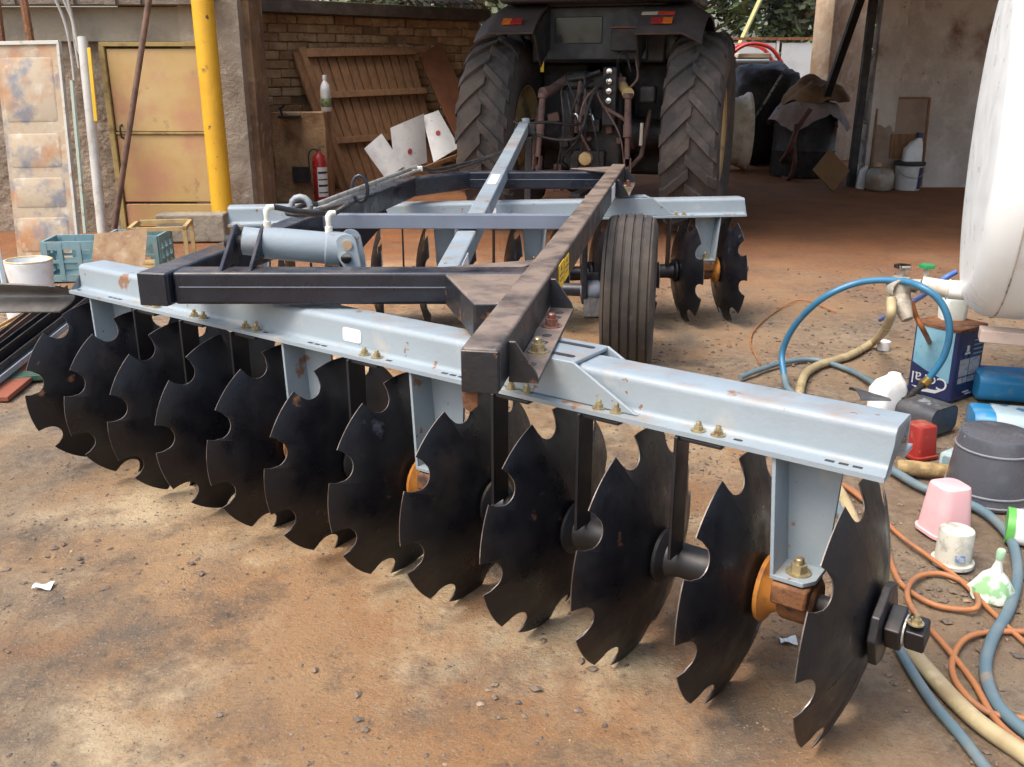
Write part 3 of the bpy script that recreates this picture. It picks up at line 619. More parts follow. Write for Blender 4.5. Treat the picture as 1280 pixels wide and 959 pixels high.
b = NB(); beam(b, FA, FB, .10, .104); fb = ob('cross_bar', b, m_navy, hr, bev=.012, seg=3)
b = NB(); beam(b, FA + V(.02, -.0515, .005), V(-.2, 2.8785, .857), .003, .003); ob('weld_seam', b, m_slate, fb)
b = NB(); prism(b, [(-.21, 2.882), (-.105, 2.49), (-.02, 2.49), (.05, 2.882)], .10, T(0, 0, .80)); ob('gusset', b, m_tool, hr, bev=.008)
b = NB(); prism(b, [(-.25, 2.985), (.03, 2.985), (.12, 3.14)], .10, T(0, 0, .80)); ob('gusset', b, m_tool, hr, bev=.008)
b = NB(); beam(b, LF - LD * .02, V(-.28, 5.93, .862), .095, .105); ob('corner_bar', b, m_navy, hr, bev=.012)
XB = V(.62, 5.93, .862)
b = NB(); beam(b, V(-.30, 5.93, .862), XB, .095, .105); xb_ = ob('cross_bar', b, m_navy, hr, bev=.012, seg=3)
b = NB(); beam(b, V(-.28, 5.8815, .868), V(.55, 5.8815, .868), .003, .003); ob('weld_seam', b, m_slate, xb_)
b = NB(); prism(b, [(.36, 5.98), (.60, 5.75), (.66, 6.05), (.62, 6.1)], .012, T(0, 0, .915)); ob('gusset', b, m_tool, hr, bev=.004)
b = NB(); beam(b, V(-.86, 4.14, .876), V(.335, 4.12, .876), .05, .062); ob('tie_bar', b, m_slate, hr, bev=.004)
b = NB(); beam(b, V(-.92, 4.75, .60), V(-.70, 5.1, .84), .012, .22, up=(0, 0, 1)); ob('brace_plate', b, m_navy, hr, bev=.003)
# drawbar
DA, DB = V(-.245, 3.48, .755), V(.105, 8.25, 1.055); DD = (DB - DA).normalized()
b = NB(); beam(b, DA, DB, .085, .085); db = ob('drawbar', b, m_grey, hr, bev=.008, seg=3); db['label'] = 'pale grey drawbar reaching to the tractor'
b = NB(); beam(b, DA + DD * .1 + V(.045, 0, -.002), DA + DD * .3 + V(.045, 0, -.002), .004, .06); ob('label_plate', b, m_white, db)
b = NB(); beam(b, DB - DD * .25, DB + DD * .22, .045, .03); tube(b, [DB + DD * .2 + V(0, 0, -.03), DB + DD * .2 + V(0, 0, .05)], .035, 12); ob('hitch_eye', b, m_grey, db, bev=.004)
b = NB(); box(b, DB + V(.06, -.12, -.01), (.05, .12, .08)); box(b, DB + V(.08, -.03, -.05), (.04, .06, .10)); ob('hose_bracket', b, m_dark, db, bev=.004)
b = NB(); beam(b, DB + V(.03, -.35, -.06), DB + V(.02, -.35, -.8), .05, .05); ob('parking_jack', b, m_dark, db, bev=.006)
b = NB(); beam(b, DA + DD * 1.8 + V(0, 0, .0435), DA + DD * 2.1 + V(0, 0, .0435), .05, .004); ob('white_strip', b, m_white, db)  # flat white strip laid along the drawbar's top face
# hydraulic cylinder on its mounts
CA, CB = at(316, 302, Y=3.10), at(418, 311, Y=3.14); cd = (CB - CA).normalized(); CM = frame(CA, cd)
cy = NB(); lathe(cy, [(.03, -.035), (.046, -.03), (.046, .03), (.053, .035), (.053, .235), (.0575, .24), (.0575, .30), (.046, .312)], 32, CM @ XA)
cyl = ob('hydraulic_cylinder', cy, m_grey, hr, smooth=35); cyl['label'] = 'grey hydraulic lift cylinder'
b = NB(); lathe(b, [(.022, .30), (.022, .335)], 16, CM @ XA); ob('piston_rod', b, m_chrome, cyl, smooth=40)
b = NB(); tube(b, [CA + V(-.09, 0, 0), CA + V(.06, 0, 0)], .022, 14); ob('pivot_pin', b, m_dark, cyl, smooth=40)
BM2 = Matrix(((1, 0, 0, 0), (0, 0, -1, 0), (0, 1, 0, 0), (0, 0, 0, 1)))
for dx in (-.062, .03):
    b = NB(); zz = CA.z; y = CA.y
    prism(b, [(2.90, .9045), (3.05, .9045), (y + .06, zz - .02), (y + .05, zz + .035), (y + .015, zz + .055), (y - .02, zz + .045)], .012, T(CA.x + dx, 0, 0) @ YZ); ob('cylinder_mount', b, m_navy, hr, bev=.003)
for dy in (-.05, .045):
    b = NB(); e = CB + cd * .05
    pts = [(e.x - .03, e.z - .01)] + arc(e.x + .0, e.z + .03, .035, 160, 20, 6) + [(e.x + .045, e.z - .03), (e.x + .05, .80), (e.x - .01, .80), (e.x + .0, e.z - .06)]
    prism(b, pts, .012, BM2, -(e.y + dy)); c_ = ob('clevis_plate', b, m_grey, hr, bev=.003)
    bb = NB(); tube(bb, [V(e.x + .005, e.y + dy - .02, e.z + .028), V(e.x + .005, e.y + dy - .004, e.z + .028)], .017, 12); ob('pin_head', bb, m_chrome, c_, smooth=40)
b = NB(); tube(b, [V(CB.x + .05 , CB.y - .07, CB.z - .02), V(CB.x + .05, CB.y + .08, CB.z - .02)], .018, 12); ob('pivot_pin', b, m_chrome, cyl, smooth=40)
m_fit = mat('pale_fitting', (.62, .62, .54), [((.45, .38, .25), 30, .55, .7)], .4)
fits = []
for s in (.045, .245):
    b = NB(); P = CM @ V(s, 0, .05)
    tube(b, [P, P + V(0, 0, .022), P + V(0, 0, .023), P + V(0, 0, .04), P + V(.0, .0, .055), P + V(.006, .008, .064), P + V(.022, .016, .066)], [.013, .013, .009, .009, .011, .011, .009], 10); ob('port_fitting', b, m_fit, cyl, smooth=45); fits.append(P + V(.022, .016, .066))
ring = at(376, 258, Y=3.55)
b = NB(); tube(b, [ring + V(.035 * math.cos(a * .524), 0, .035 * math.sin(a * .524)) for a in range(13)], .012, 8); ob('hose_guide', b, m_grey, hr, smooth=50)
ring2 = at(450, 236, Y=4.35)
b = NB(); tube(b, [ring2 + V(.035 * math.cos(a * .524), 0, .06 * math.sin(a * .524)) for a in range(13)], .009, 8); ob('hose_guide', b, m_navy, hr, smooth=50)
h1 = curve([fits[0], fits[0] + V(.06, .05, -.02), fits[0] + V(.13, .16, -.045), ring + V(-.04, -.05, -.02), ring, at(398, 255, Y=3.75)], 6)
b = NB(); tube(b, h1, .0095, 8); ob('hydraulic_hose', b, m_hose, hr, smooth=60)
h2 = curve([fits[1], fits[1] + V(.03, .08, .02), at(402, 262, Y=3.7), at(415, 254, Y=3.9)], 6)
b = NB(); tube(b, h2, .0095, 8); ob('hydraulic_hose', b, m_hose, hr, smooth=60)
for (u0, v0, u1, v1, dz_) in ((395, 256, 521, 208, 0), (402, 261, 526, 212, 0)):
    b = NB(); tube(b, [at(u0, v0, Y=3.72), at(450, v0 - (v0 - v1) * .44, Y=4.35), at(u1, v1, Y=5.75)], .0105, 8); ob('steel_pipe', b, m_pipe, hr, smooth=60)
    b = NB(); tube(b, curve([at(u1, v1, Y=5.75), at(u1 + 30, v1 + 3, Y=6.2), DA.lerp(DB, .72) + V(-.05, 0, .0), DA.lerp(DB, .95) + V(-.05, 0, .04)], 8), .0095, 8); ob('hydraulic_hose', b, m_hose, hr, smooth=60)
b = NB(); pc = at(522, 211, Y=5.72); box(b, pc, (.06, .03, .03)); ob('pipe_clamp', b, m_fit, hr, bev=.004)
# yellow warning stickers on the rail's right side
for s, hh in ((1.04, .088), (1.18, .078)):
    b = NB(); box(b, (s, -.0472, .0), (.12, .002, hh), TM); st = ob('warning_sticker', b, m_yellow, tb)
    bb = NB(); box(bb, (s, -.0486, .005), (.08, .0012, .004), TM); box(bb, (s, -.0486, -.012), (.07, .0012, .003), TM); prism(bb, [(s - .012, .018), (s + .012, .018), (s, .036)], .0012, TM @ Matrix(((1, 0, 0, 0), (0, 0, -1, 0), (0, 1, 0, 0), (0, 0, 0, 1))), .048); ob('printed_mark', bb, m_ink, st)
b = NB(); box(b, (3.2, -.0472, .0), (.22, .002, .08), TM); ob('label_plate', b, m_white, tb)
# transport wheel
wc = V(.615, 4.82, .405); WD = V(.985, -.17, 0).normalized(); WM = frame(wc, WD) @ XA
wh = link('wheel', None, hr, T(*wc))
prof = [(.215, -.085), (.24, -.105), (.30, -.128), (.345, -.130), (.378, -.118), (.386, -.112)]
xs = -.108
for k in range(5):
    x0 = -.108 + k * .0435; x1 = x0 + .034
    zc = lambda x: .402 - 1.1 * x * x
    prof += [(zc(x0) - .012, x0 - .0015), (zc(x0), x0 + .002), (zc(x1), x1 - .002), (zc(x1) - .012, x1 + .0015)]
prof += [(.386, .112), (.378, .118), (.345, .130), (.30, .128), (.24, .105), (.215, .085), (.2, .06), (.2, -.06), (.215, -.085)]
b = NB(); lathe(b, prof, 56, WM, cap=False); ob('tyre', b, m_tyre, wh, smooth=28)
b = NB(); lathe(b, [(.205, -.09), (.218, -.088), (.2, -.05), (.2, .05), (.218, .088), (.205, .09), (.19, .05), (.17, .02), (.08, .03), (.05, .05), (0, .055)], 32, WM, cap=False); lathe(b, [(.0, -.02), (.17, -.01), (.19, -.05), (.205, -.09)], 32, WM, cap=False); ob('rim', b, m_slate, wh, smooth=35)
b = NB(); lathe(b, [(.0, -.26), (.03, -.26), (.05, -.24), (.055, -.17), (.045, -.15), (.065, -.13), (.065, -.02), (0, -.01)], 20, WM); ob('hub', b, m_slate, wh, smooth=40)
b = NB(); ax0 = frame(wc, WD) @ V(-.22, 0, 0)
tube(b, [ax0, ax0 + V(-1.3, .22, 0)], .035, 14); ob('wheel_axle', b, m_navy, hr, smooth=40)
b = NB(); beam(b, ax0 + V(-.02, 0, -.06), ax0 + V(-.03, -.05, .42), .03, .11, up=(0, 1, 0)); ob('axle_arm', b, m_navy, hr, bev=.006)
b = NB(); beam(b, ax0 + V(.02, -.12, -.12), ax0 + V(.02, .06, .08), .02, .09, up=(1, 0, 0)); ob('axle_plate', b, m_dark, hr, bev=.006)

# ------------------------------------------------------------------ tractor
HA = R(17)
tx = Matrix.Translation((.85, 9.62, 0)) @ RZ(-HA)          # tractor frame: +y ahead, x to its right, origin under the rear axle
tr = thing('tractor', 'big dark farm tractor seen from behind with dusty lugged tyres', 'tractor', tx)
TR_, TW = .925, .56
def tractor_tyre(side):
    x0 = .99 if side > 0 else -.935; wp = link('rear_wheel', None, tr, tx @ T(x0, 0, TR_)); M = tx @ T(x0, 0, TR_) @ RY(math.pi / 2)
    b = NB(); rc = TR_ - .045
    prof = [(.43, -.20), (.47, -.24), (.62, -.29), (.74, -.295), (.82, -.28), (rc - .01, -.255), (rc, -.21), (rc + .008, 0), (rc, .21), (rc - .01, .255), (.82, .28), (.74, .295), (.62, .29), (.47, .24), (.43, .20), (.42, .1), (.42, -.1), (.43, -.20)]
    lathe(b, [(r_, x_ * .9) for r_, x_ in prof], 64, M, cap=False)
    NL = 21
    for k in range(NL):
        for s in (-1, 1):
            a0 = 2 * math.pi * (k + (.5 if s > 0 else 0)) / NL
            # lug: swept bar from the centre to the shoulder; chevrons point up-inwards as seen from behind
            pts = []
            for i in range(5):
                t = i / 4; x = s * (-.015 + .272 * t); a = a0 + (.02 + .30 * t * (.9 + .1 * t)); rr = rc + .05 - .015 * t
                if i == 4: rr = rc - .02
                hw = .042 + .008 * t
                pts.append((x, a, rr, hw))
            prev = None
            for (x, a, rr, hw) in pts:
                ring = []
                for da, r in ((-hw / rr * 1.35, rc - .05), (-hw / rr, rr), (hw / rr, rr), (hw / rr * 1.35, rc - .05)):
                    ring.append(b.verts.new(tx @ Vector((x0 + x, -r * math.cos(a + da), TR_ - r * math.sin(a + da)))))
                if prev:
                    for q in range(3): b.faces.new((prev[q], prev[q + 1], ring[q + 1], ring[q]))
                else: b.faces.new(ring)
                prev = ring
            b.faces.new(prev[::-1])
    ob('tyre', b, m_ttyre, wp, smooth=30)
    b = NB(); i = -side                                      # dish facing the tractor
    lathe(b, [(.435, i * .21), (.45, i * .215), (.42, i * .17), (.40, i * .06), (.36, i * .03), (.36, i * .12), (.30, i * .16), (.12, i * .17), (0, i * .17)], 36, M, cap=False)
    lathe(b, [(.435, -i * .21), (.45, -i * .215), (.42, -i * .17), (.40, -i * .06), (.34, -i * .0), (0, -i * .0)], 36, M, cap=False)
    ob('rim', b, m_rimy, wp, smooth=35)
    b = NB(); lathe(b, [(.0, i * .12), (.15, i * .12), (.17, i * .0), (.1, i * -.05)], 20, M, cap=False); ob('hub', b, m_dark, wp, smooth=40)
tractor_tyre(-1); tractor_tyre(1)
def tb_(name, m, c, s, bev=.015, parent=None):
    b = NB(); box(b, c, s, tx); return ob(name, b, m, parent or tr, bev=bev)
# fenders
for s in (-1, 1):
    b = NB(); rf = 1.17
    def fn(u, v):
        a = R(128 - 76 * v) if False else R(50 + 80 * v); wv = .62 - .0 * v
        xin = .46; xo = .46 + .58; x = s * (xin + (xo - xin) * u)
        drop = .10 * max(0, u - .72) / .28
        return tx @ Vector((x, -(rf - drop) * math.cos(a), TR_ + (rf - drop) * math.sin(a)))
    sheet(b, fn, 14, 16, .02); f_ = ob('fender', b, m_fend, tr, smooth=45)
    b = NB()
    def fn2(u, v):
        a = R(50 + 80 * v); r = .8 + (rf - .02 - .8) * u
        return tx @ Vector((s * .46, -r * math.cos(a), TR_ + r * math.sin(a)))
    sheet(b, fn2, 4, 12, .015); ob('fender_side', b, m_dark, f_)
    def onf(u, a, off): return tx @ Vector((s * (.46 + .58 * u), -(rf + off) * math.cos(a), TR_ + (rf + off) * math.sin(a)))
    def patch(u0, u1, a0, a1, m, nm, off=.004):
        b = NB(); sheet(b, lambda p, q: onf(u0 + (u1 - u0) * p, R(a0 + (a1 - a0) * q), off), 4, 4, .012); return ob(nm, b, m, f_, smooth=40)
    patch(.02, .27, 64.5, 67.5, m_refl_w, 'reflector'); patch(.28, .53, 64.5, 67.5, m_refl_r, 'reflector')
    lt = patch(.22, .40, 54.5, 58.5, m_lamp_r, 'tail_lamp', .035); patch(.40, .54, 54.5, 58.5, m_lamp_o, 'tail_lamp', .035)
# cab, rear panel, hood
tb_('cab_lower', m_cabm, (0, .45, 1.86), (1.30, 1.2, .56), .03)
b = NB(); box(b, (0, -.17, 1.84), (.98, .06, .48), tx); ob('rear_panel', b, mat('dark_slate_panel', (.022, .026, .03), [((.035, .035, .037), 5, .45, .65)], .5), tr, bev=.02)
tb_('panel_window', m_glass, (-.17, -.205, 1.87), (.46, .02, .24), .02)
tb_('yellow_tag', m_yellow, (-.52, -.21, 1.55), (.035, .01, .11), .003)
tb_('cab_ledge', m_cabm, (.02, .22, 2.16), (1.75, 1.5, .12), .03)
tb_('cab_frame', m_cabm, (.02, .42, 2.31), (1.6, 1.3, .08), .02)
for x in (-.78, .82):
    for y in (-.2, 1.0): tb_('cab_pillar', m_cabm, (x, y, 2.75), (.09, .09, .85), .015)
tb_('cab_roof', m_cabm, (.02, .42, 3.02 - .02), (1.75, 1.45, .10), .04)
tb_('rear_window', m_glass, (.02, -.19, 2.62), (1.5, .01, .55), 0)
tb_('window_strip', m_refl_w, (.02, -.24, 2.36), (1.1, .012, .016), 0)
tb_('hood', m_cabm, (0, 2.3, 1.35), (.72, 2.1, .62), .08); tb_('engine_block', m_dark, (0, 2.2, .85), (.5, 2.0, .5), .05)
for s in (-1, 1):
    wp = link('front_wheel', None, tr, tx @ T(s * .78, 2.75, .55)); M = tx @ T(s * .78, 2.75, .55) @ RY(math.pi / 2)
    b = NB(); lathe(b, [(.28, -.14), (.42, -.17), (.53, -.15), (.55, -.1), (.55, .1), (.53, .15), (.42, .17), (.28, .14)], 40, M, cap=False); ob('tyre', b, m_ttyre, wp, smooth=40)
    b = NB(); lathe(b, [(.28, -.14), (.24, -.05), (.1, 0), (0, 0)], 28, M, cap=False); lathe(b, [(.28, .14), (.24, .05), (.1, .02), (0, .02)], 28, M, cap=False); ob('rim', b, m_rimy, wp, smooth=40)
tb_('front_axle', m_dark, (0, 2.75, .55), (1.5, .16, .16), .03)
# rear housing, axle tubes
for s in (-1, 1): tb_('dark_fill_box', m_dark, (s * .42, .75, 1.05), (.5, .9, 1.1), .05)  # filler boxes added to keep the gap below the cab dark
tb_('transmission_case', m_dark, (0, .0, .98), (.62, .75, .78), .05); tb_('top_cover', m_dark, (0, -.1, 1.42), (.5, .6, .16), .04)
b = NB(); lathe(b, [(.10, -1.0), (.11, -.7), (.16, -.45), (.2, -.3), (.2, .3), (.16, .45), (.11, .7), (.10, 1.0)], 20, tx @ T(0, 0, TR_) @ XA); ob('axle_tube', b, m_dark, tr, smooth=40)
tb_('hitch_plate', m_dark, (0, -.44, .62), (.34, .1, .34), .02)
b = NB(); lathe(b, [(.02, -.64), (.03, -.62), (.03, -.4)], 12, tx @ T(0, 0, .72) @ RX(-math.pi / 2) @ Matrix.Scale(-1, 4, (0, 0, 1)) @ T(0, 0, 0)); ob('power_shaft', b, m_pipe, tr, smooth=40)
b = NB(); lathe(b, [(.065, 0), (.06, .06), (.04, .07)], 16, tx @ T(0, -.5, .72) @ RX(math.pi / 2)); ob('shaft_shield', b, m_rimy, tr, smooth=40)
b = NB(); beam(b, tx @ V(0, -.2, .42), tx @ V(0, -.95, .42), .1, .04); ob('tow_bar', b, m_dark, tr, bev=.006)
# lift linkage
for s in (-1, 1):
    b = NB(); tube(b, [tx @ V(s * .22, -.25, 1.45), tx @ V(s * .36, -.5, 1.33), tx @ V(s * .40, -.62, 1.31)], [.05, .045, .055], 10); ob('lift_arm', b, m_rod if s < 0 else m_rimy, tr, smooth=45)
    A = tx @ V(s * .40, -.62, 1.31); B = tx @ V(s * .43, -.70, .62); d = (B - A)
    b = NB(); tube(b, [A + d * .0, A + d * .06, A + d * .07, A + d * .38, A + d * .40, A + d * .55, A + d * .56, A + d * .82, A + d * .83], [.045, .045, .03, .034, .042, .042, .024, .026, .026], 10); lr = ob('lift_rod', b, m_rod, tr, smooth=45)
    b = NB(); Pm = A + d * .83
    for dx in (-.028, .028): beam(b, Pm + V(dx, 0, .01), B + V(dx, 0, 0), .014, .05)
    ob('rod_fork', b, m_rod, lr, bev=.004)
    b = NB(); beam(b, tx @ V(s * .28, -.2, .55), tx @ V(s * .46, -.95, .58), .05, .09); ob('lower_link', b, m_rod, tr, bev=.01)
    b = NB(); tube(b, [tx @ V(s * .18, -.35, .55), tx @ V(s * .40, -.72, .56)], .014, 6); ob('check_chain', b, m_rod, tr)
b = NB(); beam(b, tx @ V(-.02, -.42, 1.30), tx @ V(-.02, -.62, 1.02), .06, .07); ob('top_link', b, m_rod, tr, bev=.012)
b = NB(); tube(b, [tx @ V(-.09, -.42, 1.42), tx @ V(-.10, -.5, 1.2), tx @ V(-.10, -.52, .95)], .018, 8); ob('control_rod', b, m_rod, tr, smooth=45)
b = NB(); tube(b, [tx @ V(-.20, -.42, 1.43), tx @ V(-.05, -.46, 1.45), tx @ V(.10, -.44, 1.50)], .022, 8); ob('cross_pipe', b, m_dark, tr, smooth=45)
# valve bank and couplers
tb_('valve_bank', m_dark, (.21, -.46, 1.28), (.13, .16, .52), .015)
for k in range(5):
    b = NB(); lathe(b, [(.026, 0), (.026, .03), (.018, .032), (.018, .05), (.01, .052)], 14, tx @ T(.21, -.54, 1.50 - k * .085) @ RX(math.pi / 2)); ob('coupler', b, m_chrome if k < 4 else m_dark, tr, smooth=40)
for x in (-.11, .03):
    b = NB(); tube(b, curve([tx @ V(x - .04, -.5, 1.09), tx @ V(x - .03, -.54, 1.12), tx @ V(x + .02, -.55, 1.12), tx @ V(x + .04, -.55, 1.07)], 4), .016, 8); ob('coupler', b, m_chrome, tr, smooth=45)
tb_('valve_block', m_dark, (-.03, -.46, 1.02), (.3, .12, .12), .01)
tb_('battery_box', m_dark, (.30, -.26, 1.78), (.26, .16, .2), .01); tb_('battery_lid', mat('rusty_red_lid', (.2, .06, .035), (), .7), (.30, -.27, 1.885), (.26, .17, .012), .002)
tb_('step_bracket', m_dark, (.55, -.42, 1.30), (.16, .12, .16), .03)
b = NB(); tube(b, [tx @ V(.52, -.52, 1.05), tx @ V(.52, -.54, .85)], .016, 8); ob('white_lever', b, m_refl_w, tr, smooth=40)
for pts, r in (([(.21, -.58, 1.48), (.10, -.75, 1.30), (.06, -.95, 1.02), (.0, -1.1, .93), (-.25, -1.15, .95), (-.52, -1.15, 1.08)], .013), ([(.05, -.56, 1.08), (-.05, -.8, 1.04), (-.25, -1.0, 1.07), (-.52, -1.1, 1.05)], .013), ([(.16, -.56, 1.42), (.02, -.7, 1.25), (-.02, -.7, 1.0), (.05, -.6, .8)], .012), ([(.25, -.4, 1.52), (.28, -.5, 1.62), (.33, -.45, 1.66), (.38, -.4, 1.5)], .013), ([(.42, -.4, 1.62), (.46, -.5, 1.45), (.40, -.52, 1.36)], .012)):
    b = NB(); tube(b, curve([tx @ Vector(p) for p in pts], 6), r, 8); ob('hydraulic_hose', b, m_hose if r > .0125 else m_rod, tr, smooth=60)

rt_ = random.Random(21)
for k in range(9):
    x0 = rt_.uniform(-.34, .40); z0 = rt_.uniform(1.05, 1.5); x1 = x0 + rt_.uniform(-.25, .25); z1 = rt_.uniform(.55, 1.0); ym = rt_.uniform(-.52, -.66)
    b = NB(); tube(b, curve([tx @ V(x0, -.4, z0), tx @ V(x0 + rt_.uniform(-.06, .06), ym, z0 - .05), tx @ V((x0 + x1) / 2 + rt_.uniform(-.1, .1), ym - .05, (z0 + z1) / 2), tx @ V(x1, ym + .06, z1), tx @ V(x1, -.38, z1 - .08)], 5), rt_.choice((.009, .012, .016)), 6); ob('hydraulic_hose', b, rt_.choice((m_hose, m_rod, m_dark)), tr, smooth=60)
for k in range(14):
    x = rt_.uniform(-.36, .36); z = rt_.uniform(.55, 1.45); s_ = rt_.uniform(.03, .08)
    b = NB(); box(b, (x, -.39 - s_ * .4, z), (s_ * rt_.uniform(.8, 2), s_, s_ * rt_.uniform(.8, 1.8)), tx @ T(x, 0, z) @ RY(rt_.uniform(-.5, .5)) @ T(-x, 0, -z)); ob('housing_boss', b, rt_.choice((m_dark, m_rod, m_dark)), tr, bev=.01)
for s in (-1, 1):
    b = NB(); tube(b, [tx @ V(s * .55, -.25, 1.15), tx @ V(s * .52, -.5, .75), tx @ V(s * .40, -.75, .6)], .022, 8); ob('stabiliser_bar', b, m_rod, tr, smooth=45)
    tb_('drop_bracket', m_rod, (s * .30, -.36, .52), (.08, .14, .26), .01)

# ------------------------------------------------------------------ white tank on the right
YAW = -.372; KX = V(math.cos(YAW), math.sin(YAW), 0); tcn = V(2.06, 3.965, 1.228); rT, kn, dish = .724, .121, .02
TKM = frame(tcn, KX) @ RY(math.pi / 2)
tk = thing('tank', 'big white horizontal steel tank on a low stand', 'tank', (2.7, 3.7, 0))
hp = [(0, -dish - kn)] + [((rT - kn) * t / 8, -dish - kn + dish * (t / 8) ** 2) for t in range(1, 9)] + [(rT - kn + kn * math.sin(R(a)), -kn * math.cos(R(a))) for a in range(12, 91, 13)]
b = NB(); lathe(b, hp, 72, TKM, cap=False); ob('head', b, m_tank, tk, smooth=60)
b = NB(); lathe(b, [(rT, .003), (rT, 2.1), (rT - .1, 2.25), (0, 2.3)], 72, TKM, cap=False); ob('shell', b, m_tankb, tk, smooth=60)
b = NB()
ring = [TKM @ Vector(((rT + .001) * math.cos(k * 2 * math.pi / 180), (rT + .002) * math.sin(k * 2 * math.pi / 180), 0)) for k in range(181)]
tube(b, ring, .0035, 5); ob('weld_seam', b, m_weld, tk, smooth=50)
for s in (.35, 1.7):
    b = NB(); P = frame(tcn, KX)
    box(b, (s, 0, -.78), (.12, 1.1, .12), P); ob('saddle', b, m_tankb, tk, bev=.006)
    for y in (-.45, .45):
        b = NB(); box(b, (s, y, -1.03), (.08, .08, .40), P); ob('leg', b, m_tankb, tk, bev=.004)
for y in (-.3, .3):
    b = NB(); box(b, (1.0, y, -.745), (2.1, .09, .05), frame(tcn, KX)); ob('runner', b, mat('pinkish_primer', (.46, .36, .3), [((.3, .2, .15), 6, .5, .7)], .7), tk, bev=.004)
# outlet pipe and valves
vp = thing('outlet_valve', 'dirty white outlet pipe with two tap valves on the tank end', 'valve', at(1130, 365, Y=4.3))
p0 = at(1215, 364, Y=4.05); p1 = at(1186, 362, Y=4.10); p2 = at(1152, 356, Y=4.15); p3 = at(1126, 356, Y=4.2)
m_valve = mat('limy_brass', (.36, .32, .26), [((.2, .17, .14), 14, .5, .66), ((.55, .52, .46), 30, .6, .72)], .7, bump=.002)
m_pvc = mat('dirty_pvc', (.6, .57, .5), [((.4, .34, .27), 8, .5, .7)], .5)
b = NB(); tube(b, [p0, p1], .042, 20); ob('pipe', b, mat('white_pvc', (.78, .76, .7), [((.6, .5, .36), 10, .6, .75)], .4), vp, smooth=40)
b = NB(); tube(b, [p1, p1.lerp(p2, .05), p1.lerp(p2, .06), p2], [.046, .046, .04, .038], 20); ob('coupling', b, m_pvc, vp, smooth=40)
b = NB(); tube(b, [p2, p3, p3 + (p3 - p2) * .4], [.026, .026, .02], 14); tube(b, [p3 + V(0, 0, .04), p3 + V(0, 0, .0), p3 + V(0, -.01, -.10)], [.034, .05, .04], 14); tube(b, [p3 + V(0, -.02, -.06), p3 + V(.0, -.07, -.10), p3 + V(.01, -.1, -.14)], [.044, .036, .026], 12); ob('valve_body', b, m_valve, vp, smooth=40, bev=.004)
b = NB(); sheet(b, lambda u, v: p3 + V(.052 * math.cos(3.6 * u - .2), -.05 + .08 * v, .052 * math.sin(3.6 * u - .2) - .02), 14, 3, .006); ob('clamp_band', b, m_valve, vp, smooth=50)
def tap(p, m, r):
    b = NB(); tube(b, [p, p + V(0, 0, .05)], .012, 10); ob('spindle', b, m_valve, vp, smooth=40)
    b = NB(); lathe(b, [(0, .0), (r * .5, 0), (r, -.004), (r * 1.03, .004), (r, .012), (r * .5, .012), (0, .016)], 18, T(*(p + V(0, 0, .05))))
    for v in b.verts:
        q = v.co - p; a = math.atan2(q.y, q.x); rr = math.hypot(q.x, q.y)
        if rr > r * .9: v.co.x = p.x + q.x * (1 + .10 * math.sin(a * 5)); v.co.y = p.y + q.y * (1 + .10 * math.sin(a * 5))
    ob('tap_wheel', b, m, vp, smooth=50)
tap(p3 + V(0, 0, .03), m_chrome, .035); tap(p2.lerp(p1, .3) + V(-.01, .03, .03), mat('green_tap', (.02, .22, .07), (), .5), .032)
# hoses
def hose(name, pts, r, m, label, n=10, cat='hose'):
    b = NB(); tube(b, curve(pts, n), r, 10); return tag(ob(name, b, m, smooth=60), label, cat)
m_hblue = mat('blue_hose', (.03, .15, .27), [((.06, .19, .31), 8, .5, .7), ((.2, .17, .14), 12, .62, .75)], .4); m_hteal = mat('grey_blue_hose', (.10, .16, .19), [((.15, .19, .2), 9, .45, .65), ((.25, .2, .15), 14, .62, .75)], .5)
m_hclear = mat('yellowed_clear_hose', (.42, .34, .19), [((.3, .23, .13), 6, .45, .65), ((.5, .42, .27), 14, .55, .7)], .35); m_horange = mat('orange_cord', (.38, .15, .055), [((.27, .12, .06), 10, .45, .65), ((.3, .22, .14), 16, .6, .72)], .5)
nz_ = at(1166, 484, z=.09)
hose('hose', [at(980, 470, z=.06) , at(978, 440, z=.16), at(995, 405, z=.32), at(1030, 372, Y=4.35), at(1075, 353, Y=4.3), at(1122, 351, Y=4.18), at(1152, 359, Y=4.05), at(1176, 378, Y=4.0), at(1187, 410, Y=3.98), at(1180, 445, Y=4.0), at(1160, 475, Y=4.02)], .0155, m_hblue, 'bright blue hose looping up over the outlet valve')
b = NB(); tube(b, [at(1160, 475, Y=4.02), at(1153, 482, Y=4.0)], .021, 12); nzo = ob('hose_fitting', b, mat('brass', (.55, .36, .1), (), .3, metal=.9), smooth=40); tag(nzo, 'brass connector joining blue hose to a steel lance', 'connector')
b = NB(); tube(b, [at(1153, 482, Y=4.0), at(1128, 501, Y=3.9)], .014, 10); ob('lance', b, m_dark, nzo, smooth=40)
hose('hose', [at(925, 472, z=.02), at(950, 462, z=.02), at(985, 452, z=.02), at(1020, 450, z=.02), at(1060, 462, z=.02), at(1090, 478, z=.03), at(1100, 490, z=.02), at(1120, 505, z=.02)], .014, m_hteal, 'grey blue hose lying in an arc behind the near beam')
hose('hose', [at(980, 470, z=.06), at(985, 486, z=.03), at(1005, 505, z=.02), at(1060, 560, z=.016), at(1110, 585, z=.016), at(1150, 608, z=.016), at(1190, 622, z=.016), at(1230, 640, z=.016), at(1262, 672, z=.016), at(1272, 715, z=.016), at(1262, 760, z=.016), at(1240, 800, z=.016), at(1232, 840, z=.016), at(1250, 885, z=.016), at(1300, 930, z=.016)], .0165, m_hteal, 'long grey blue hose winding past the pots towards the yard')
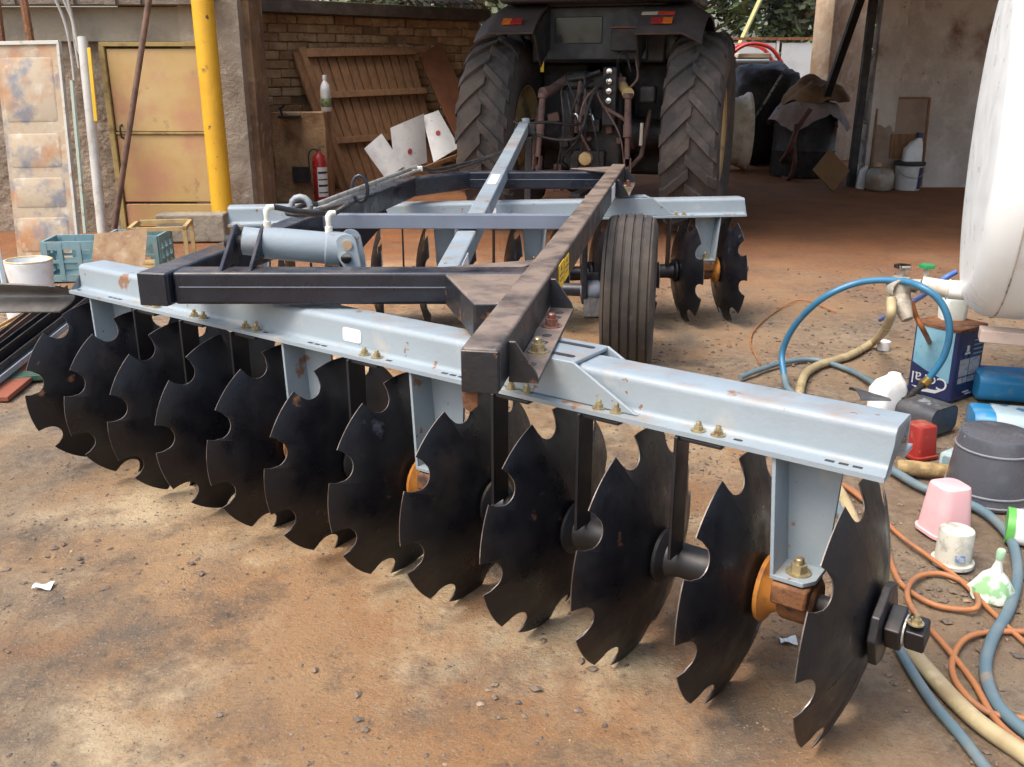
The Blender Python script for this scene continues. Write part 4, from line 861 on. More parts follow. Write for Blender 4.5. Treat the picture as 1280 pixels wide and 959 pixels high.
hose('hose', [at(1114, 372, Y=4.15), at(1112, 400, Y=4.15), at(1095, 425, z=.06), at(1060, 445, z=.025), at(1020, 458, z=.025), at(1003, 475, z=.025), at(1000, 520, z=.025), at(1030, 580, z=.02), at(1062, 640, z=.02), at(1085, 700, z=.02), at(1105, 750, z=.02), at(1130, 800, z=.02), at(1170, 850, z=.02), at(1220, 900, z=.02), at(1290, 950, z=.02)], .022, m_hclear, 'yellowed clear hose hanging from the outlet valve')
hose('hose', [at(1140, 378, Y=4.15), at(1145, 395, Y=4.15), at(1158, 420, Y=4.2), at(1170, 445, z=.02)], .012, mat('rust_hose', (.3, .1, .03), (), .5), 'short rust coloured hose under the outlet valve')
hose('hose', [at(1195, 340, Y=4.6), at(1178, 350, Y=4.6), at(1150, 372, Y=4.7), at(1100, 400, z=.03)], .013, mat('bright_blue_tube', (.06, .16, .5), (), .4), 'thin bright blue tube behind the outlet pipe')
hose('hose', [at(1035, 595, z=.015), at(1050, 640, z=.015), at(1085, 730, z=.02), at(1118, 800, z=.015), at(1160, 870, z=.015), at(1205, 925, z=.015), at(1250, 985, z=.015)], .0135, m_hteal, 'thin grey blue hose running under the end nut of the harrow')
hose('cord', [at(1040, 598, z=.012), at(1080, 622, z=.012), at(1120, 665, z=.012), at(1160, 695, z=.012), at(1200, 725, z=.012), at(1240, 765, z=.012), at(1290, 812, z=.012)], .0075, m_horange, 'straight orange cord crossing the gravel towards the yard', cat='cord')
hose('cord', [at(1038, 594, z=.011), at(1095, 640, z=.012), at(1108, 680, z=.012), at(1118, 715, z=.012), at(1132, 735, z=.012), at(1165, 755, z=.012), at(1200, 762, z=.012), at(1222, 758, z=.03), at(1215, 735, z=.012), at(1180, 718, z=.012), at(1150, 720, z=.012), at(1135, 735, z=.026), at(1140, 760, z=.012), at(1175, 800, z=.012), at(1215, 850, z=.012), at(1245, 900, z=.012), at(1290, 940, z=.012)], .0085, m_horange, 'orange cord lying in a loop on the gravel', cat='cord')
hose('cord', [at(1300, 790, z=.012), at(1240, 790, z=.012), at(1205, 800, z=.012), at(1190, 830, z=.012), at(1200, 860, z=.012), at(1235, 890, z=.012), at(1290, 900, z=.012)], .0085, m_horange, 'orange cord bent back in a tight curve over the grey hose', cat='cord')
hose('cord', [at(1045, 390, z=.006), at(1000, 375, z=.006), at(955, 400, z=.006), at(938, 425, z=.006), at(950, 455, z=.006)], .0045, m_horange, 'thin brown cord on the dirt by the front discs', cat='cord')

# ------------------------------------------------------------------ clutter on the right
def rbox_prof(w_, d, r, n=5):
    pts = []
    for cx, cy, a0 in ((w_ / 2 - r, d / 2 - r, 0), (-w_ / 2 + r, d / 2 - r, 90), (-w_ / 2 + r, -d / 2 + r, 180), (w_ / 2 - r, -d / 2 + r, 270)): pts += arc(cx, cy, r, a0, a0 + 90, n)
    return pts
def loft(bm, secs, M=I4, cap=True):
    """secs: list of (z, polygon) with equal point counts, optionally with an xy shift"""
    rings = [[bm.verts.new(M @ Vector((x, y, z))) for x, y in poly] for z, poly in secs]; n = len(rings[0])
    for a, b in zip(rings, rings[1:]):
        for k in range(n): bm.faces.new((a[k], a[(k + 1) % n], b[(k + 1) % n], b[k]))
    if cap: bm.faces.new(rings[0][::-1]); bm.faces.new(rings[-1])
    return bm
def rb(z, w_, d, r, dx=0, dy=0): return (z, [(x + dx, y + dy) for x, y in rbox_prof(w_, d, r)])
def lettering(txt, size, M, m, parent, name='lettering'):
    cu = bpy.data.curves.new(name, 'FONT'); cu.body = txt; cu.size = size; cu.align_x = 'CENTER'; cu.align_y = 'CENTER'; cu.extrude = .0006
    o = bpy.data.objects.new('tmp', cu); C.objects.link(o); dg = bpy.context.evaluated_depsgraph_get()
    me = bpy.data.meshes.new_from_object(o.evaluated_get(dg)); bpy.data.objects.remove(o); bpy.data.curves.remove(cu)
    me.materials.clear(); me.materials.append(m); me.name = name; return link(name, me, parent, M)
# square paint tin, upside down
TP = at(1188, 497, z=0); TNM = T(TP.x, TP.y + .10, 0) @ RZ(R(33))
m_tin = mat('navy_tin_print', (.022, .03, .10), [((.03, .045, .14), 6, .45, .65)], .35); m_tinl = mat('light_blue_print', (.17, .40, .55), [((.25, .5, .62), 5, .45, .6), ((.08, .2, .4), 9, .6, .7)], .35)
tn = thing('paint_tin', 'square navy and light blue paint tin standing upside down below the tank', 'tin', TNM)
TW2, TH = .235, .345
b = NB(); loft(b, [rb(0, TW2, TW2, .02), rb(TH, TW2, TW2, .02)], TNM); ob('body', b, m_tin, tn, smooth=30)
b = NB(); loft(b, [rb(TH - .008, TW2 + .008, TW2 + .008, .022), rb(TH + .006, TW2 + .008, TW2 + .008, .022)], TNM); ob('rim', b, m_rust, tn, smooth=30)
b = NB(); loft(b, [rb(-.001, TW2 + .006, TW2 + .006, .022), rb(.01, TW2 + .006, TW2 + .006, .022)], TNM); ob('rim', b, m_pnavy, tn, smooth=30)
LM = TNM @ T(-TW2 / 2 - .0005, 0, 0) @ RZ(-math.pi / 2) @ RX(math.pi / 2)     # left face: x runs along the face, y up
FMt = TNM @ T(0, -TW2 / 2 - .0005, 0) @ RX(math.pi / 2)                        # front face
b = NB(); prism(b, [(-.10, TH - .01), (-.10, .15), (-.02, .12), (.06, .10), (.10, .085), (.10, TH - .01)], .001, LM); ob('print', b, m_tinl, tn)
b = NB(); prism(b, [(-.09, .030), (-.03, .012), (.04, .02), (.085, .05), (.03, .035), (-.03, .032)], .001, LM); ob('print', b, m_pwhite, tn)
lettering('Coral', .085, LM @ T(.0, .075, .0012) @ RZ(math.pi), m_pwhite, tn)
for (x0, x1, y0, y1) in ((-.075, -.003, .115, .20), (.003, .085, .115, .20), (-.075, -.04, .08, .108), (-.034, -.002, .08, .108), (.004, .085, .08, .108)):
    b = NB(); prism(b, [(x0, y0), (x1, y0), (x1, y1), (x0, y1)], .001, FMt); ob('print', b, mat('pale_panel_print', (.42, .44, .47), [((.25, .27, .32), 60, .5, .6)], .4), tn)
for (x0, x1, y0, y1) in ((-.035, -.015, .235, .265), (-.045, -.005, .222, .232), (.0, .05, .015, .022), (-.02, .03, .028, .034)):
    b = NB(); prism(b, [(x0, y0), (x1, y0), (x1, y1), (x0, y1)], .001, FMt); ob('print', b, m_pwhite, tn)
for k in range(4):
    b = NB(); prism(b, [(.02, .215 + k * .022), (.095, .215 + k * .022), (.095, .221 + k * .022), (.02, .221 + k * .022)], .001, FMt); ob('print', b, m_tinl, tn)
# small clear jug on the tin
JP = T(TP.x + .03, TP.y + .17, TH + .006)
bt2 = thing('plastic_jar', 'cloudy plastic jar standing on the upturned paint tin', 'jar', JP)
b = NB(); loft(b, [rb(0, .12, .09, .03), rb(.09, .13, .095, .03), rb(.12, .10, .08, .03), rb(.135, .06, .05, .02)], JP); ob('body', b, mat('cloudy_plastic', (.62, .68, .66), [((.3, .45, .5), 8, .55, .68)], .35), bt2, smooth=45)
# jug lying, blue
def jug(name, label, M, L, w_, d, m, m2=None, lab=None, capm=None):
    """flat oblong container; local z is its long axis"""
    t = thing(name, label, 'jug', M)
    b = NB(); r = min(w_, d) * .32
    loft(b, [rb(0, w_ * .9, d * .9, r * .8), rb(.012, w_, d, r), rb(L * .72, w_, d, r), rb(L * .86, w_ * .75, d * .85, r * .85, w_ * .06), rb(L * .95, w_ * .34, d * .5, r * .5, w_ * .18), rb(L * 1.0, w_ * .28, d * .42, r * .42, w_ * .18)], M); ob('body', b, m, t, smooth=45)
    if capm: b = NB(); lathe(b, [(.028, L), (.03, L + .035), (.024, L + .04)], 16, M @ T(w_ * .18, 0, 0)); ob('cap', b, capm, t, smooth=40)
    if lab: b = NB(); loft(b, [rb(L * .2, w_ + .003, d + .003, r), rb(L * .62, w_ + .003, d + .003, r)], M, cap=False); ob('paper_label', b, lab, t, smooth=40)
    return t
P = at(1222, 500, z=0); jug('jug', 'plain bright blue plastic jug lying on its side near the paint tin', frame(V(P.x, P.y + .06, .072), V(0, 0, 1), up=(.97, -.22, .0)), .40, .13, .22, m_pblue)
P = at(1218, 548, z=0); jug('jug', 'blue plastic jug with a pale label lying beside the dark bucket', frame(V(P.x - .02, P.y + .02, .07), V(0, 0, 1), up=(.97, -.26, 0)), .40, .13, .2, m_pblue, lab=mat('pale_jug_label', (.45, .6, .66), [((.08, .2, .35), 12, .56, .6)], .4))
# cut dark jug
P = at(1160, 546, z=0); CJM = frame(V(P.x + .02, P.y + .02, .075), V(-.05, .25, 1), up=(-.35, .93, 0)); 
ct = thing('cut_jug', 'dark grey plastic jug cut open at one end lying on the dirt', 'jug', V(P.x, P.y, 0))
CJ = frame(V(P.x + .06, P.y - .0, .073), V(0, 0, 1), up=(-.55, .83, 0.12))
m_dgrey = mat('dark_grey_plastic', (.04, .045, .05), [((.07, .07, .075), 6, .45, .65)], .5, dust=((.2, .17, .14), 16, .5, .85))
b = NB(); loft(b, [rb(0, .12, .19, .04), rb(.16, .125, .19, .04), rb(.22, .09, .14, .03), rb(.25, .05, .06, .02)], CJ, cap=False)
loft(b, [rb(.0, .112, .182, .038), rb(.15, .117, .18, .038), rb(.21, .08, .13, .028)], CJ, cap=True); ob('body', b, m_dgrey, ct, smooth=45)
b = NB(); prism(b, [(-.045, -.03), (.045, -.03), (.045, .03), (-.045, .03)], .001, CJ @ T(-.0005 + .0615, 0, .1) @ RY(math.pi / 2)); ob('paper_label', b, mat('worn_label', (.2, .22, .24), [((.06, .06, .07), 40, .45, .55)], .5), ct)
# white jug behind the beam with a grey spout
P = at(1115, 540, z=0); jug('jug', 'white plastic jug standing behind the end of the near gang beam', T(P.x + .0, P.y + .1, 0) @ RZ(.4), .235, .155, .11, m_pwhite)
b = NB(); q0 = at(1068, 494, Y=3.6); q1 = at(1112, 500, Y=3.55); sheet(b, lambda u, v: q0.lerp(q1, u) + V(0, .07 * math.cos(math.pi * v) * (1 - .8 * u), .022 * (1 - u * .9) * math.sin(math.pi * v)), 10, 10, .004); tag(ob('plastic_scoop', b, m_dgrey, smooth=45), 'dark grey pointed plastic scoop resting on the white jug', 'scoop')
# red square cup
def cup(name, label, P, w0, w1, h_, m, rr=.25, rot=0.0, rim=0.0, square=True, n=5):
    M = T(P.x, P.y, 0) @ RZ(rot); t = thing(name, label, 'pot', M); b = NB()
    if square:
        secs = [rb(0, w0, w0, w0 * rr), rb(.01, w0, w0, w0 * rr)] + ([rb(.012, w0 - .014, w0 - .014, w0 * rr * .9)] if rim else []) + [rb(h_ * .93, w1, w1, w1 * rr), rb(h_ * .985, w1 * .96, w1 * .96, w1 * rr), rb(h_, w1 * .86, w1 * .86, w1 * rr * .9)]
        loft(b, secs, M)
    else:
        lathe(b, [(w0 / 2, 0), (w0 / 2, .012)] + ([(w0 / 2 - .01, .014)] if rim else []) + [(w1 / 2, h_ * .94), (w1 / 2 * .97, h_ * .985), (w1 / 2 * .88, h_), (0, h_ * .985)], 36, M)
    ob('body', b, m, t, smooth=40); return t, M
cup('pot', 'small dark red square plastic cup standing upside down', at(1147, 568, z=0), .125, .095, .135, m_pred, .22, .35, rim=1)
# bottle lying with square base to camera
P = at(1183, 590, z=0); BMx = frame(V(P.x, P.y + .0, .042), V(0, 0, 1), up=(.75, .6, 0)); t = thing('bottle', 'small clear pale blue plastic bottle lying with its square base to the yard', 'bottle', BMx)
b = NB(); loft(b, [rb(0, .05, .05, .014), rb(.006, .074, .074, .02), rb(.12, .074, .074, .02), rb(.15, .05, .05, .018), rb(.165, .028, .028, .012), rb(.19, .028, .028, .012)], BMx); ob('body', b, mat('pale_blue_clear', (.40, .52, .54), [((.25, .33, .36), 10, .5, .65)], .2, coat=.4), t, smooth=45)
b = NB(); loft(b, [rb(-.002, .044, .044, .012), rb(.001, .05, .05, .014)], BMx); ob('base_recess', b, mat('bottle_base', (.22, .30, .32), (), .3), t)
# dark translucent bucket upside down
P = at(1243, 628, z=0); t, M = cup('bucket', 'large smoky grey clear bucket standing upside down among the pots', P + V(0, .06, 0), .30, .255, .255, mat('smoky_plastic', (.075, .08, .095), [((.05, .05, .06), 3, .45, .65), ((.14, .145, .16), 5, .58, .72), ((.25, .25, .26), 30, .68, .74)], .3, coat=.3), square=False)
for z, r in ((.20, .1325), (.045, .1475), (.012, .152)):
    b = NB(); tube(b, [M @ V(r * math.cos(k * .1963), r * math.sin(k * .1963), z) for k in range(33)], .004, 6); ob('rim_bead', b, mat('smoky_rim', (.2, .21, .23), (), .3), t, smooth=50)
# pink and white pots
cup('pot', 'pale pink square plastic pot standing upside down behind the dirty white tub', at(1187, 672, z=0) + V(0, .05, 0), .155, .112, .175, mat('pink_plastic', (.72, .42, .43), [((.66, .34, .36), 5, .5, .7), ((.5, .34, .28), 18, .6, .76)], .42), .28, .25, rim=1)
t, M = cup('pot', 'dirty white round tub standing upside down before the pink pot', at(1198, 712, z=0) + V(0, .045, 0), .130, .105, .12, mat('dirty_white_tub', (.55, .54, .46), [((.32, .31, .26), 14, .48, .62), ((.2, .17, .13), 40, .6, .68)], .6, bump=.0005), square=False, rim=1)
b = NB(); sheet(b, lambda u, v: M @ V((.0628 - .0075 * v * .3) * math.cos(-1.95 + .5 * u), (.0628 - .0075 * v * .3) * math.sin(-1.95 + .5 * u), .035 + .02 * v), 5, 1, -.001); ob('paper_label', b, mat('blue_stamp', (.1, .2, .4), [((.4, .42, .45), 60, .45, .55)], .5), t)
# crumpled white and green funnel bottle
P = at(1238, 745, z=0)
t = thing('crumpled_bottle', 'crumpled white and green bottle with an upright narrow neck beside the dirty tub', 'bottle', P); b = NB()
lathe(b, [(0, .0), (.055, .0), (.062, .01), (.058, .035), (.04, .065), (.018, .09), (.010, .12), (.009, .145)], 22, T(*P) @ RX(.1))
for v in b.verts:
    q = v.co - P; k = max(0, 1 - q.z / .09); v.co += Vector((mnoise.noise(q * 40), mnoise.noise(q * 40 + V(3, 0, 0)), .6 * mnoise.noise(q * 40 + V(0, 3, 0)))) * .012 * k
ob('body', b, mat('white_green_film', (.68, .72, .64), [((.25, .45, .22), 14, .54, .6)], .4), t, smooth=25)
b = NB(); lathe(b, [(.012, .135), (.013, .16), (.01, .165)], 12, T(*P) @ RX(.1)); ob('cap', b, mat('mint_cap', (.35, .55, .36), (), .4), t, smooth=40)
P = at(1262, 678, z=0); GJ = frame(V(P.x, P.y + .03, .05), V(0, 0, 1), up=(.9, -.43, .0)); t = jug('jug', 'white plastic jug with a green collar lying by the clear bucket', GJ, .26, .10, .12, m_pwhite)
b = NB(); loft(b, [rb(-.004, .106, .126, .04), rb(.02, .106, .126, .04)], GJ); ob('collar', b, mat('green_collar', (.12, .42, .08), (), .4), t, smooth=40)
b = NB(); lathe(b, [(.024, 0), (.03, .05), (.032, .14), (.026, .2), (0, .205)], 12, frame(at(1122, 583, z=.03), V(0, 0, 1), up=V(.93, -.3, 0)))
for v in b.verts: v.co += Vector((mnoise.noise(v.co * 30), 0, mnoise.noise(v.co * 30 + V(4, 0, 0)))) * .008
tag(ob('corn_cob', b, mat('dry_wood', (.36, .26, .12), [((.22, .15, .07), 18, .45, .6)], .9, bump=.004), smooth=40), 'stub of dry pale wood lying before the red cup', 'wood')
b = NB(); lathe(b, [(0, 0), (.035, 0), (.035, .05), (.02, .055)], 12, T(*at(1104, 437, z=0))); tag(ob('white_cup', b, m_pwhite, smooth=40), 'small white plastic cup on the dirt under the valve', 'cup')
# items along the far right wall
def wpt(u, v, Y=12.6): return at(u, v, Y=Y)
P = at(1133, 237, z=0); bk = thing('bucket', 'white plastic bucket with black lid and blue stripe by the plaster wall', 'bucket', P); M = T(*P)
b = NB(); lathe(b, [(.155, 0), (.16, .01), (.175, .32), (.185, .325)], 28, M); ob('body', b, mat('bucket_white', (.55, .55, .55), [((.4, .4, .4), 6, .5, .7)], .5), bk, smooth=40)
b = NB(); lathe(b, [(.195, .32), (.2, .34), (.2, .365), (.18, .372), (0, .372)], 28, M); ob('lid', b, m_ink, bk, smooth=40)
b = NB(); sheet(b, lambda u, v: M @ V((.164 + .012 * v) * math.cos(-1.15 + .8 * u), (.164 + .012 * v) * math.sin(-1.15 + .8 * u), .02 + .28 * v), 8, 2, -.002); ob('printed_stripe', b, m_pnavy, bk, smooth=40)
b = NB(); tube(b, [M @ V(.185 * math.cos(a), .185 * math.sin(a) - .01, .31 - .14 * math.sin((a + math.pi) if a < 0 else 0)) for a in [-math.pi + k * math.pi / 14 for k in range(15)]], .004, 6); ob('handle', b, m_pipe, bk, smooth=50)
JM = T(P.x + .02, P.y, .373); jg = thing('jug', 'white plastic jug with blue cap standing on the black bucket lid', 'jug', JM)
b = NB(); loft(b, [rb(0, .24, .16, .05), rb(.16, .23, .15, .05), rb(.24, .15, .12, .04, .03), rb(.29, .07, .07, .03, .06), rb(.31, .07, .07, .03, .06)], JM); ob('body', b, m_pwhite, jg, smooth=45)
b = NB(); lathe(b, [(.045, .30), (.045, .36), (.035, .365)], 16, JM @ T(.06, 0, 0)); ob('cap', b, m_pnavy, jg, smooth=40)
P = at(1098, 238, z=0); M = T(*P); dj = thing('demijohn', 'squat grey brown round jug beside the white bucket', 'jug', P)
b = NB(); lathe(b, [(.14, 0), (.17, .03), (.175, .2), (.15, .27), (.08, .30), (.05, .31)], 28, M @ Matrix.Scale(1.05, 4, (1, 0, 0))); ob('body', b, mat('grey_brown_glaze', (.24, .17, .12), [((.32, .31, .28), 4, .45, .6)], .4), dj, smooth=50)
b = NB(); lathe(b, [(.05, .31), (.055, .36), (.04, .365)], 14, M @ T(-.05, 0, 0)); ob('cap', b, mat('tan_cap', (.45, .3, .2), (), .5), dj, smooth=40)
for k, (u, v, lab) in enumerate(((1064, 233, 'white flask tilted against its neighbour beside the cardboard'), (1075, 236, 'white flask wedged against the squat grey jug'))):
    P = at(u, v, z=0); M = T(*P) @ RY(.1); jug('flask', lab, M, .31, .11, .10, m_pwhite)
P = at(1122, 222, z=0); bottle('bottle', T(*P), [(0, 0), (.08, 0), (.085, .3), (.04, .37), (.03, .4)], m_pwhite, (.4, .035, .04, m_pwhite), 'white bottle half hidden behind the bucket')
b = NB(); s_ = .40; cM = frame(at(1041, 240, z=.012) + V(0, 0, 0), V(.93, .3, 0)) @ RX(-.35) @ RY(R(-43)); box(b, (s_ / 2, 0, s_ / 2), (s_, .02, s_), cM); tag(ob('cardboard', b, mat('brown_cardboard', (.17, .09, .035), [((.13, .065, .025), 4, .45, .65)], .85)), 'square of brown cardboard propped on one corner against the drum', 'cardboard')
bd = thing('framed_board', 'pale framed board leaning on the plaster wall behind the jugs', 'board', at(1100, 235, Y=13))
bdM = T(5.2, 12.98, 0) @ RX(-.07)
b = NB(); box(b, (0, 0, .60), (.66, .03, 1.12), bdM); ob('panel', b, mat('pale_board', (.30, .22, .17), [((.22, .15, .11), 3, .45, .65)], .85), bd)
for x in (-.345, .345): b = NB(); box(b, (x, -.005, .6), (.03, .045, 1.16), bdM); ob('frame_bar', b, m_wood, bd)
b = NB(); box(b, (0, -.005, 1.17), (.66, .045, .03), bdM); ob('frame_bar', b, m_wood, bd)
b = NB(); box(b, (.08, -.03, .55), (.40, .02, .32), bdM); ob('patch', b, m_wood, bd)
# drum with cloth, hose loop
DP = at(1012, 223, z=0) + V(0, .45, 0); M = T(*DP); dr = thing('drum', 'black drum standing near the end of the plaster wall', 'drum', DP)
b = NB(); lathe(b, [(.45, 0), (.47, .03), (.46, .35), (.475, .38), (.46, .41), (.46, .70), (.475, .73), (.46, .76), (.46, .98), (.42, 1.0), (0, 1.0)], 36, M); ob('body', b, m_dark, dr, smooth=40)
def cloth(name, m, label, c, rx, ry, h_, sd, drop):
    b = NB()
    def fn(u, v):
        a = u * 2 * math.pi; r = v; x = rx * r * math.cos(a); y = ry * r * math.sin(a); n = mnoise.fractal(Vector((x * 3 + sd, y * 3, sd)), 1, 2, 3)
        z = h_ * (1 - r ** 2.2) + .10 * n - max(0, r - .78) / .22 * drop * (.6 + .6 * mnoise.noise(Vector((a * 1.3, sd, 2))))
        k = 1 + .12 * mnoise.noise(Vector((a * 2, sd, 0)));  return Vector(c) + V(x * k, y * k, z)
    sheet(b, fn, 48, 14, 0); return tag(ob(name, b, m, smooth=60), label, 'cloth')
cloth('cloth', mat('pale_pink_cloth', (.32, .25, .23), [((.24, .17, .15), 4, .45, .65)], .9, bump=.01, bscale=12), 'pale dirty cloth draped over the black drum', DP + V(.02, -.02, .96), .60, .56, .14, 3, .30)
cloth('sacking', mat('brown_sacking', (.25, .145, .07), [((.13, .075, .04), 4, .45, .65)], .95, bump=.012, bscale=14), 'brown sacking heaped on top of the drum cloth', DP + V(.12, .05, 1.12), .50, .45, .30, 8, .06)
b = NB(); tube(b, curve([at(1013, 136, Y=13.7), at(997, 160, Y=13.72), at(985, 190, Y=13.7), at(970, 212, z=.03), at(985, 224, z=.02), at(993, 205, Y=13.7), at(992, 180, Y=13.7), at(996, 155, Y=13.72)], 8), .035, 8); tag(ob('strap', b, mat('dark_red_strap', (.12, .035, .02), [((.07, .025, .02), 6, .45, .6)], .7), smooth=60), 'dark red hose hanging down the side of the drum', 'hose')
# black bulky machine cover behind the tractor
def mound(name, label, c, sx, sy, sz, sd, cat):
    b = NB(); bmesh.ops.create_icosphere(b, subdivisions=4, radius=1)
    for v in b.verts:
        p = v.co; q = Vector((abs(p.x) ** .6 * (1 if p.x > 0 else -1), abs(p.y) ** .6 * (1 if p.y > 0 else -1), abs(p.z) ** .6 * (1 if p.z > 0 else -1))); n = 1 + .06 * mnoise.fractal(p * 2.5 + V(sd, 0, 0), 1, 2, 3)
        v.co = Vector(c) + Vector((q.x * sx, q.y * sy, (q.z + 1) * sz * .5 if q.z > -1 else 0)) * n
    return tag(ob(name, b, m_dark, smooth=60), label, cat)
mound('covered_machine', 'black covered machine standing beyond the tractor tyre', (4.2, 16.6, 0), .62, .6, 1.62, 1, 'machine'); mound('black_sack_heap', 'low black heap next to the covered machine', (4.72, 16.0, 0), .38, .4, 1.22, 5, 'heap')
b = NB(); tube(b, [at(982, 86, Y=15.4), at(958, 125, Y=15.2), at(930, 166, Y=15.0)], .02, 6); tag(ob('chain', b, mat('pale_chain', (.3, .27, .24), [((.05, .05, .05), 20, .5, .55)], .7), smooth=50), 'pale chain slung across the black covered machine', 'chain')
# white wheel rim seen edge on
WP = at(916, 213, z=0); WMx = T(WP.x, WP.y, .60) @ RZ(R(-4)) @ RY(math.pi / 2)
sw = thing('wheel_rim', 'weathered white wheel rim standing edge on behind the tractor tyre', 'wheel rim', (WP.x, WP.y, 0))
b = NB(); lathe(b, [(.55, -.20), (.60, -.195), (.60, -.16), (.56, -.13), (.52, -.10), (.52, .02), (.54, .03), (.56, .10), (.60, .15), (.60, .19), (.55, .20), (.50, .08), (.50, -.08), (.55, -.20)], 40, WMx, cap=False); ob('rim', b, mat('weathered_cream', (.74, .66, .52), [((.5, .4, .28), 5, .45, .65)], .8, stretch=(1, 1, 1)), sw, smooth=35)
b = NB(); lathe(b, [(.50, .05), (.3, .08), (.1, .04), (0, .04)], 30, WMx, cap=False); ob('wheel_disc', b, m_rimy, sw, smooth=40)

# ------------------------------------------------------------------ clutter on the left
pl = thing('rusty_panel', 'tall rusty beige sheet panel with pressed fields leaning by the door wall', 'panel', at(50, 335, z=0))
pM = T(-3.85, 7.75, 0) @ RX(-.14) @ RY(R(-1.0))
PH = 1.72
b = NB(); box(b, (0, 0, PH / 2), (.50, .035, PH), pM); ob('sheet', b, m_panel, pl, bev=.006)
for z0, z1 in ((1.12, 1.62), (.76, 1.03), (.44, .68), (.08, .36)):
    b = NB(); loft(b, [rb(0, .42, z1 - z0, .03), rb(.005, .40, z1 - z0 - .02, .03)], pM @ T(-.01, -.018, (z0 + z1) / 2) @ RX(math.pi / 2)); ob('pressed_field', b, m_panel, pl, smooth=30)
for x in (.262,): b = NB(); box(b, (x, -.005, PH / 2), (.022, .055, PH + .01), pM); ob('edge_strip', b, m_pedge, pl, bev=.003)
b = NB(); box(b, (0, -.005, PH + .01), (.54, .055, .03), pM); ob('edge_strip', b, m_pedge, pl, bev=.003)
# white louvre sheet at the far left
lv = thing('louvre_panel', 'white slatted metal panel with a pale blue edge at the yard side', 'panel', at(5, 340, z=0)); lM = T(-3.80, 6.9, 0) @ RX(-.12)
for k in range(9): b = NB(); box(b, (-.18, 0, .09 + k * .075), (.34, .012, .07), lM @ T(0, 0, .09 + k * .075) @ RX(.25) @ T(0, 0, -.09 - k * .075)); ob('slat', b, m_pwhite, lv, bev=.003)
b = NB(); beam(b, lM @ V(.015, -.01, 0), lM @ V(-.06, -.01, .78), .03, .05); ob('edge_strip', b, mat('pale_blue_strip', (.45, .55, .58), (), .6), lv, bev=.003)
# poles and pipes against the wall
def pole(name, a, c, r, m, label, n=14, cat='pole'):
    b = NB(); tube(b, [a, a.lerp(c, .5), c], r, n); return tag(ob(name, b, m, smooth=40), label, cat)
m_pgrey = mat('pale_grey_pipe', (.5, .5, .47), [((.36, .33, .28), 7, .5, .7)], .5); m_pgr = mat('pale_green_strip', (.38, .45, .38), [((.28, .2, .12), 9, .55, .65)], .7)
wp_ = pole('pipe', at(129, 300, Y=8.7), at(103, 47, Y=9.1), .045, m_pgrey, 'thick pale grey pipe with a yellow stripe leaning on the door wall', 20, 'pipe')
b = NB(); beam(b, at(120, 152, Y=8.83), at(111, 60, Y=8.97), .03, .02); ob('stripe', b, m_yellow, wp_, bev=.004)
pole('strip', at(107, 292, Y=8.75), at(90, 101, Y=9.0), .022, m_pgr, 'thin pale green pole leaning beside the grey pipe', 6)
pole('rod', at(143, 286, Y=8.6), at(188, -12, Y=8.9), .026, mat('brown_rod', (.16, .09, .06), [((.09, .055, .04), 9, .45, .6)], .7), 'rusty brown iron rod leaning across the beige door')
for k, (a, c, e, g) in enumerate((((66, -8), (80, 25), (88, 60), (93, 100)), ((76, -8), (90, 25), (94, 55), (99, 85)), ((83, -8), (92, 30), (98, 62), (102, 70)))):
    hose('conduit', [at(a[0], a[1], Y=9.05), at(c[0], c[1], Y=9.1), at(e[0], e[1], Y=9.13), at(g[0], g[1], Y=9.15)], .013, m_pgrey, ('outer', 'middle', 'inner')[k] + ' of three grey conduits bending down the door wall', cat='conduit')
pole('iron_bar', at(43, 80, Y=8.5), at(28, -10, Y=8.6), .035, m_rust, 'rusty iron bar hanging in front of the pressed panel', 8, 'bar')
pole('iron_bar', at(5, 78, Y=8.4), at(-6, -10, Y=8.5), .035, m_rust, 'rusty iron bar hanging at the corner of the pressed panel', 8, 'bar')
# crates
m_teal = mat('teal_plastic', (.14, .26, .29), [((.2, .31, .33), 5, .45, .65), ((.3, .27, .22), 10, .56, .7)], .6)
def crate(name, label, M, w_, d, h_):
    t = thing(name, label, 'crate', M)
    for sy in (-1, 1):
        b = NB(); y = sy * d / 2
        for z, hz in ((.025, .05), (h_ - .03, .06), (h_ * .5, .02)): box(b, (0, y, z), (w_, .02, hz), M)
        for x in (-w_ / 2 + .02, -w_ * .2, w_ * .12, w_ / 2 - .02): box(b, (x, y, h_ / 2), (.035, .026, h_ - .02), M)
        ob('side', b, m_teal, t)
        b = NB(); box(b, (w_ * -.04, y * .985, h_ * .45), (w_ * .3, .012, h_ * .3), M); ob('nameplate', b, m_teal, t)
    for sx in (-1, 1):
        b = NB(); x = sx * w_ / 2
        for z, hz in ((.025, .05), (h_ - .03, .06), (h_ * .35, .02), (h_ * .6, .02)): box(b, (x, 0, z), (.02, d, hz), M)
        for y in (-d / 2 + .02, -d * .15, d * .15, d / 2 - .02): box(b, (x, y, h_ / 2), (.026, .035, h_ - .02), M)
        ob('end', b, m_teal, t)
    b = NB(); box(b, (0, 0, .02), (w_, d, .012), M); ob('floor', b, m_teal, t); return t
P = at(88, 352, z=0); crate('crate', 'worn teal plastic crate standing beside the white tub', T(P.x + .02, P.y + .17, .0) @ RZ(.12), .42, .32, .30)
P = at(160, 345, z=0); crate('crate', 'teal plastic crate half hidden under the plywood sheet', T(P.x + .02, P.y + .22, 0) @ RZ(.05), .42, .34, .30)
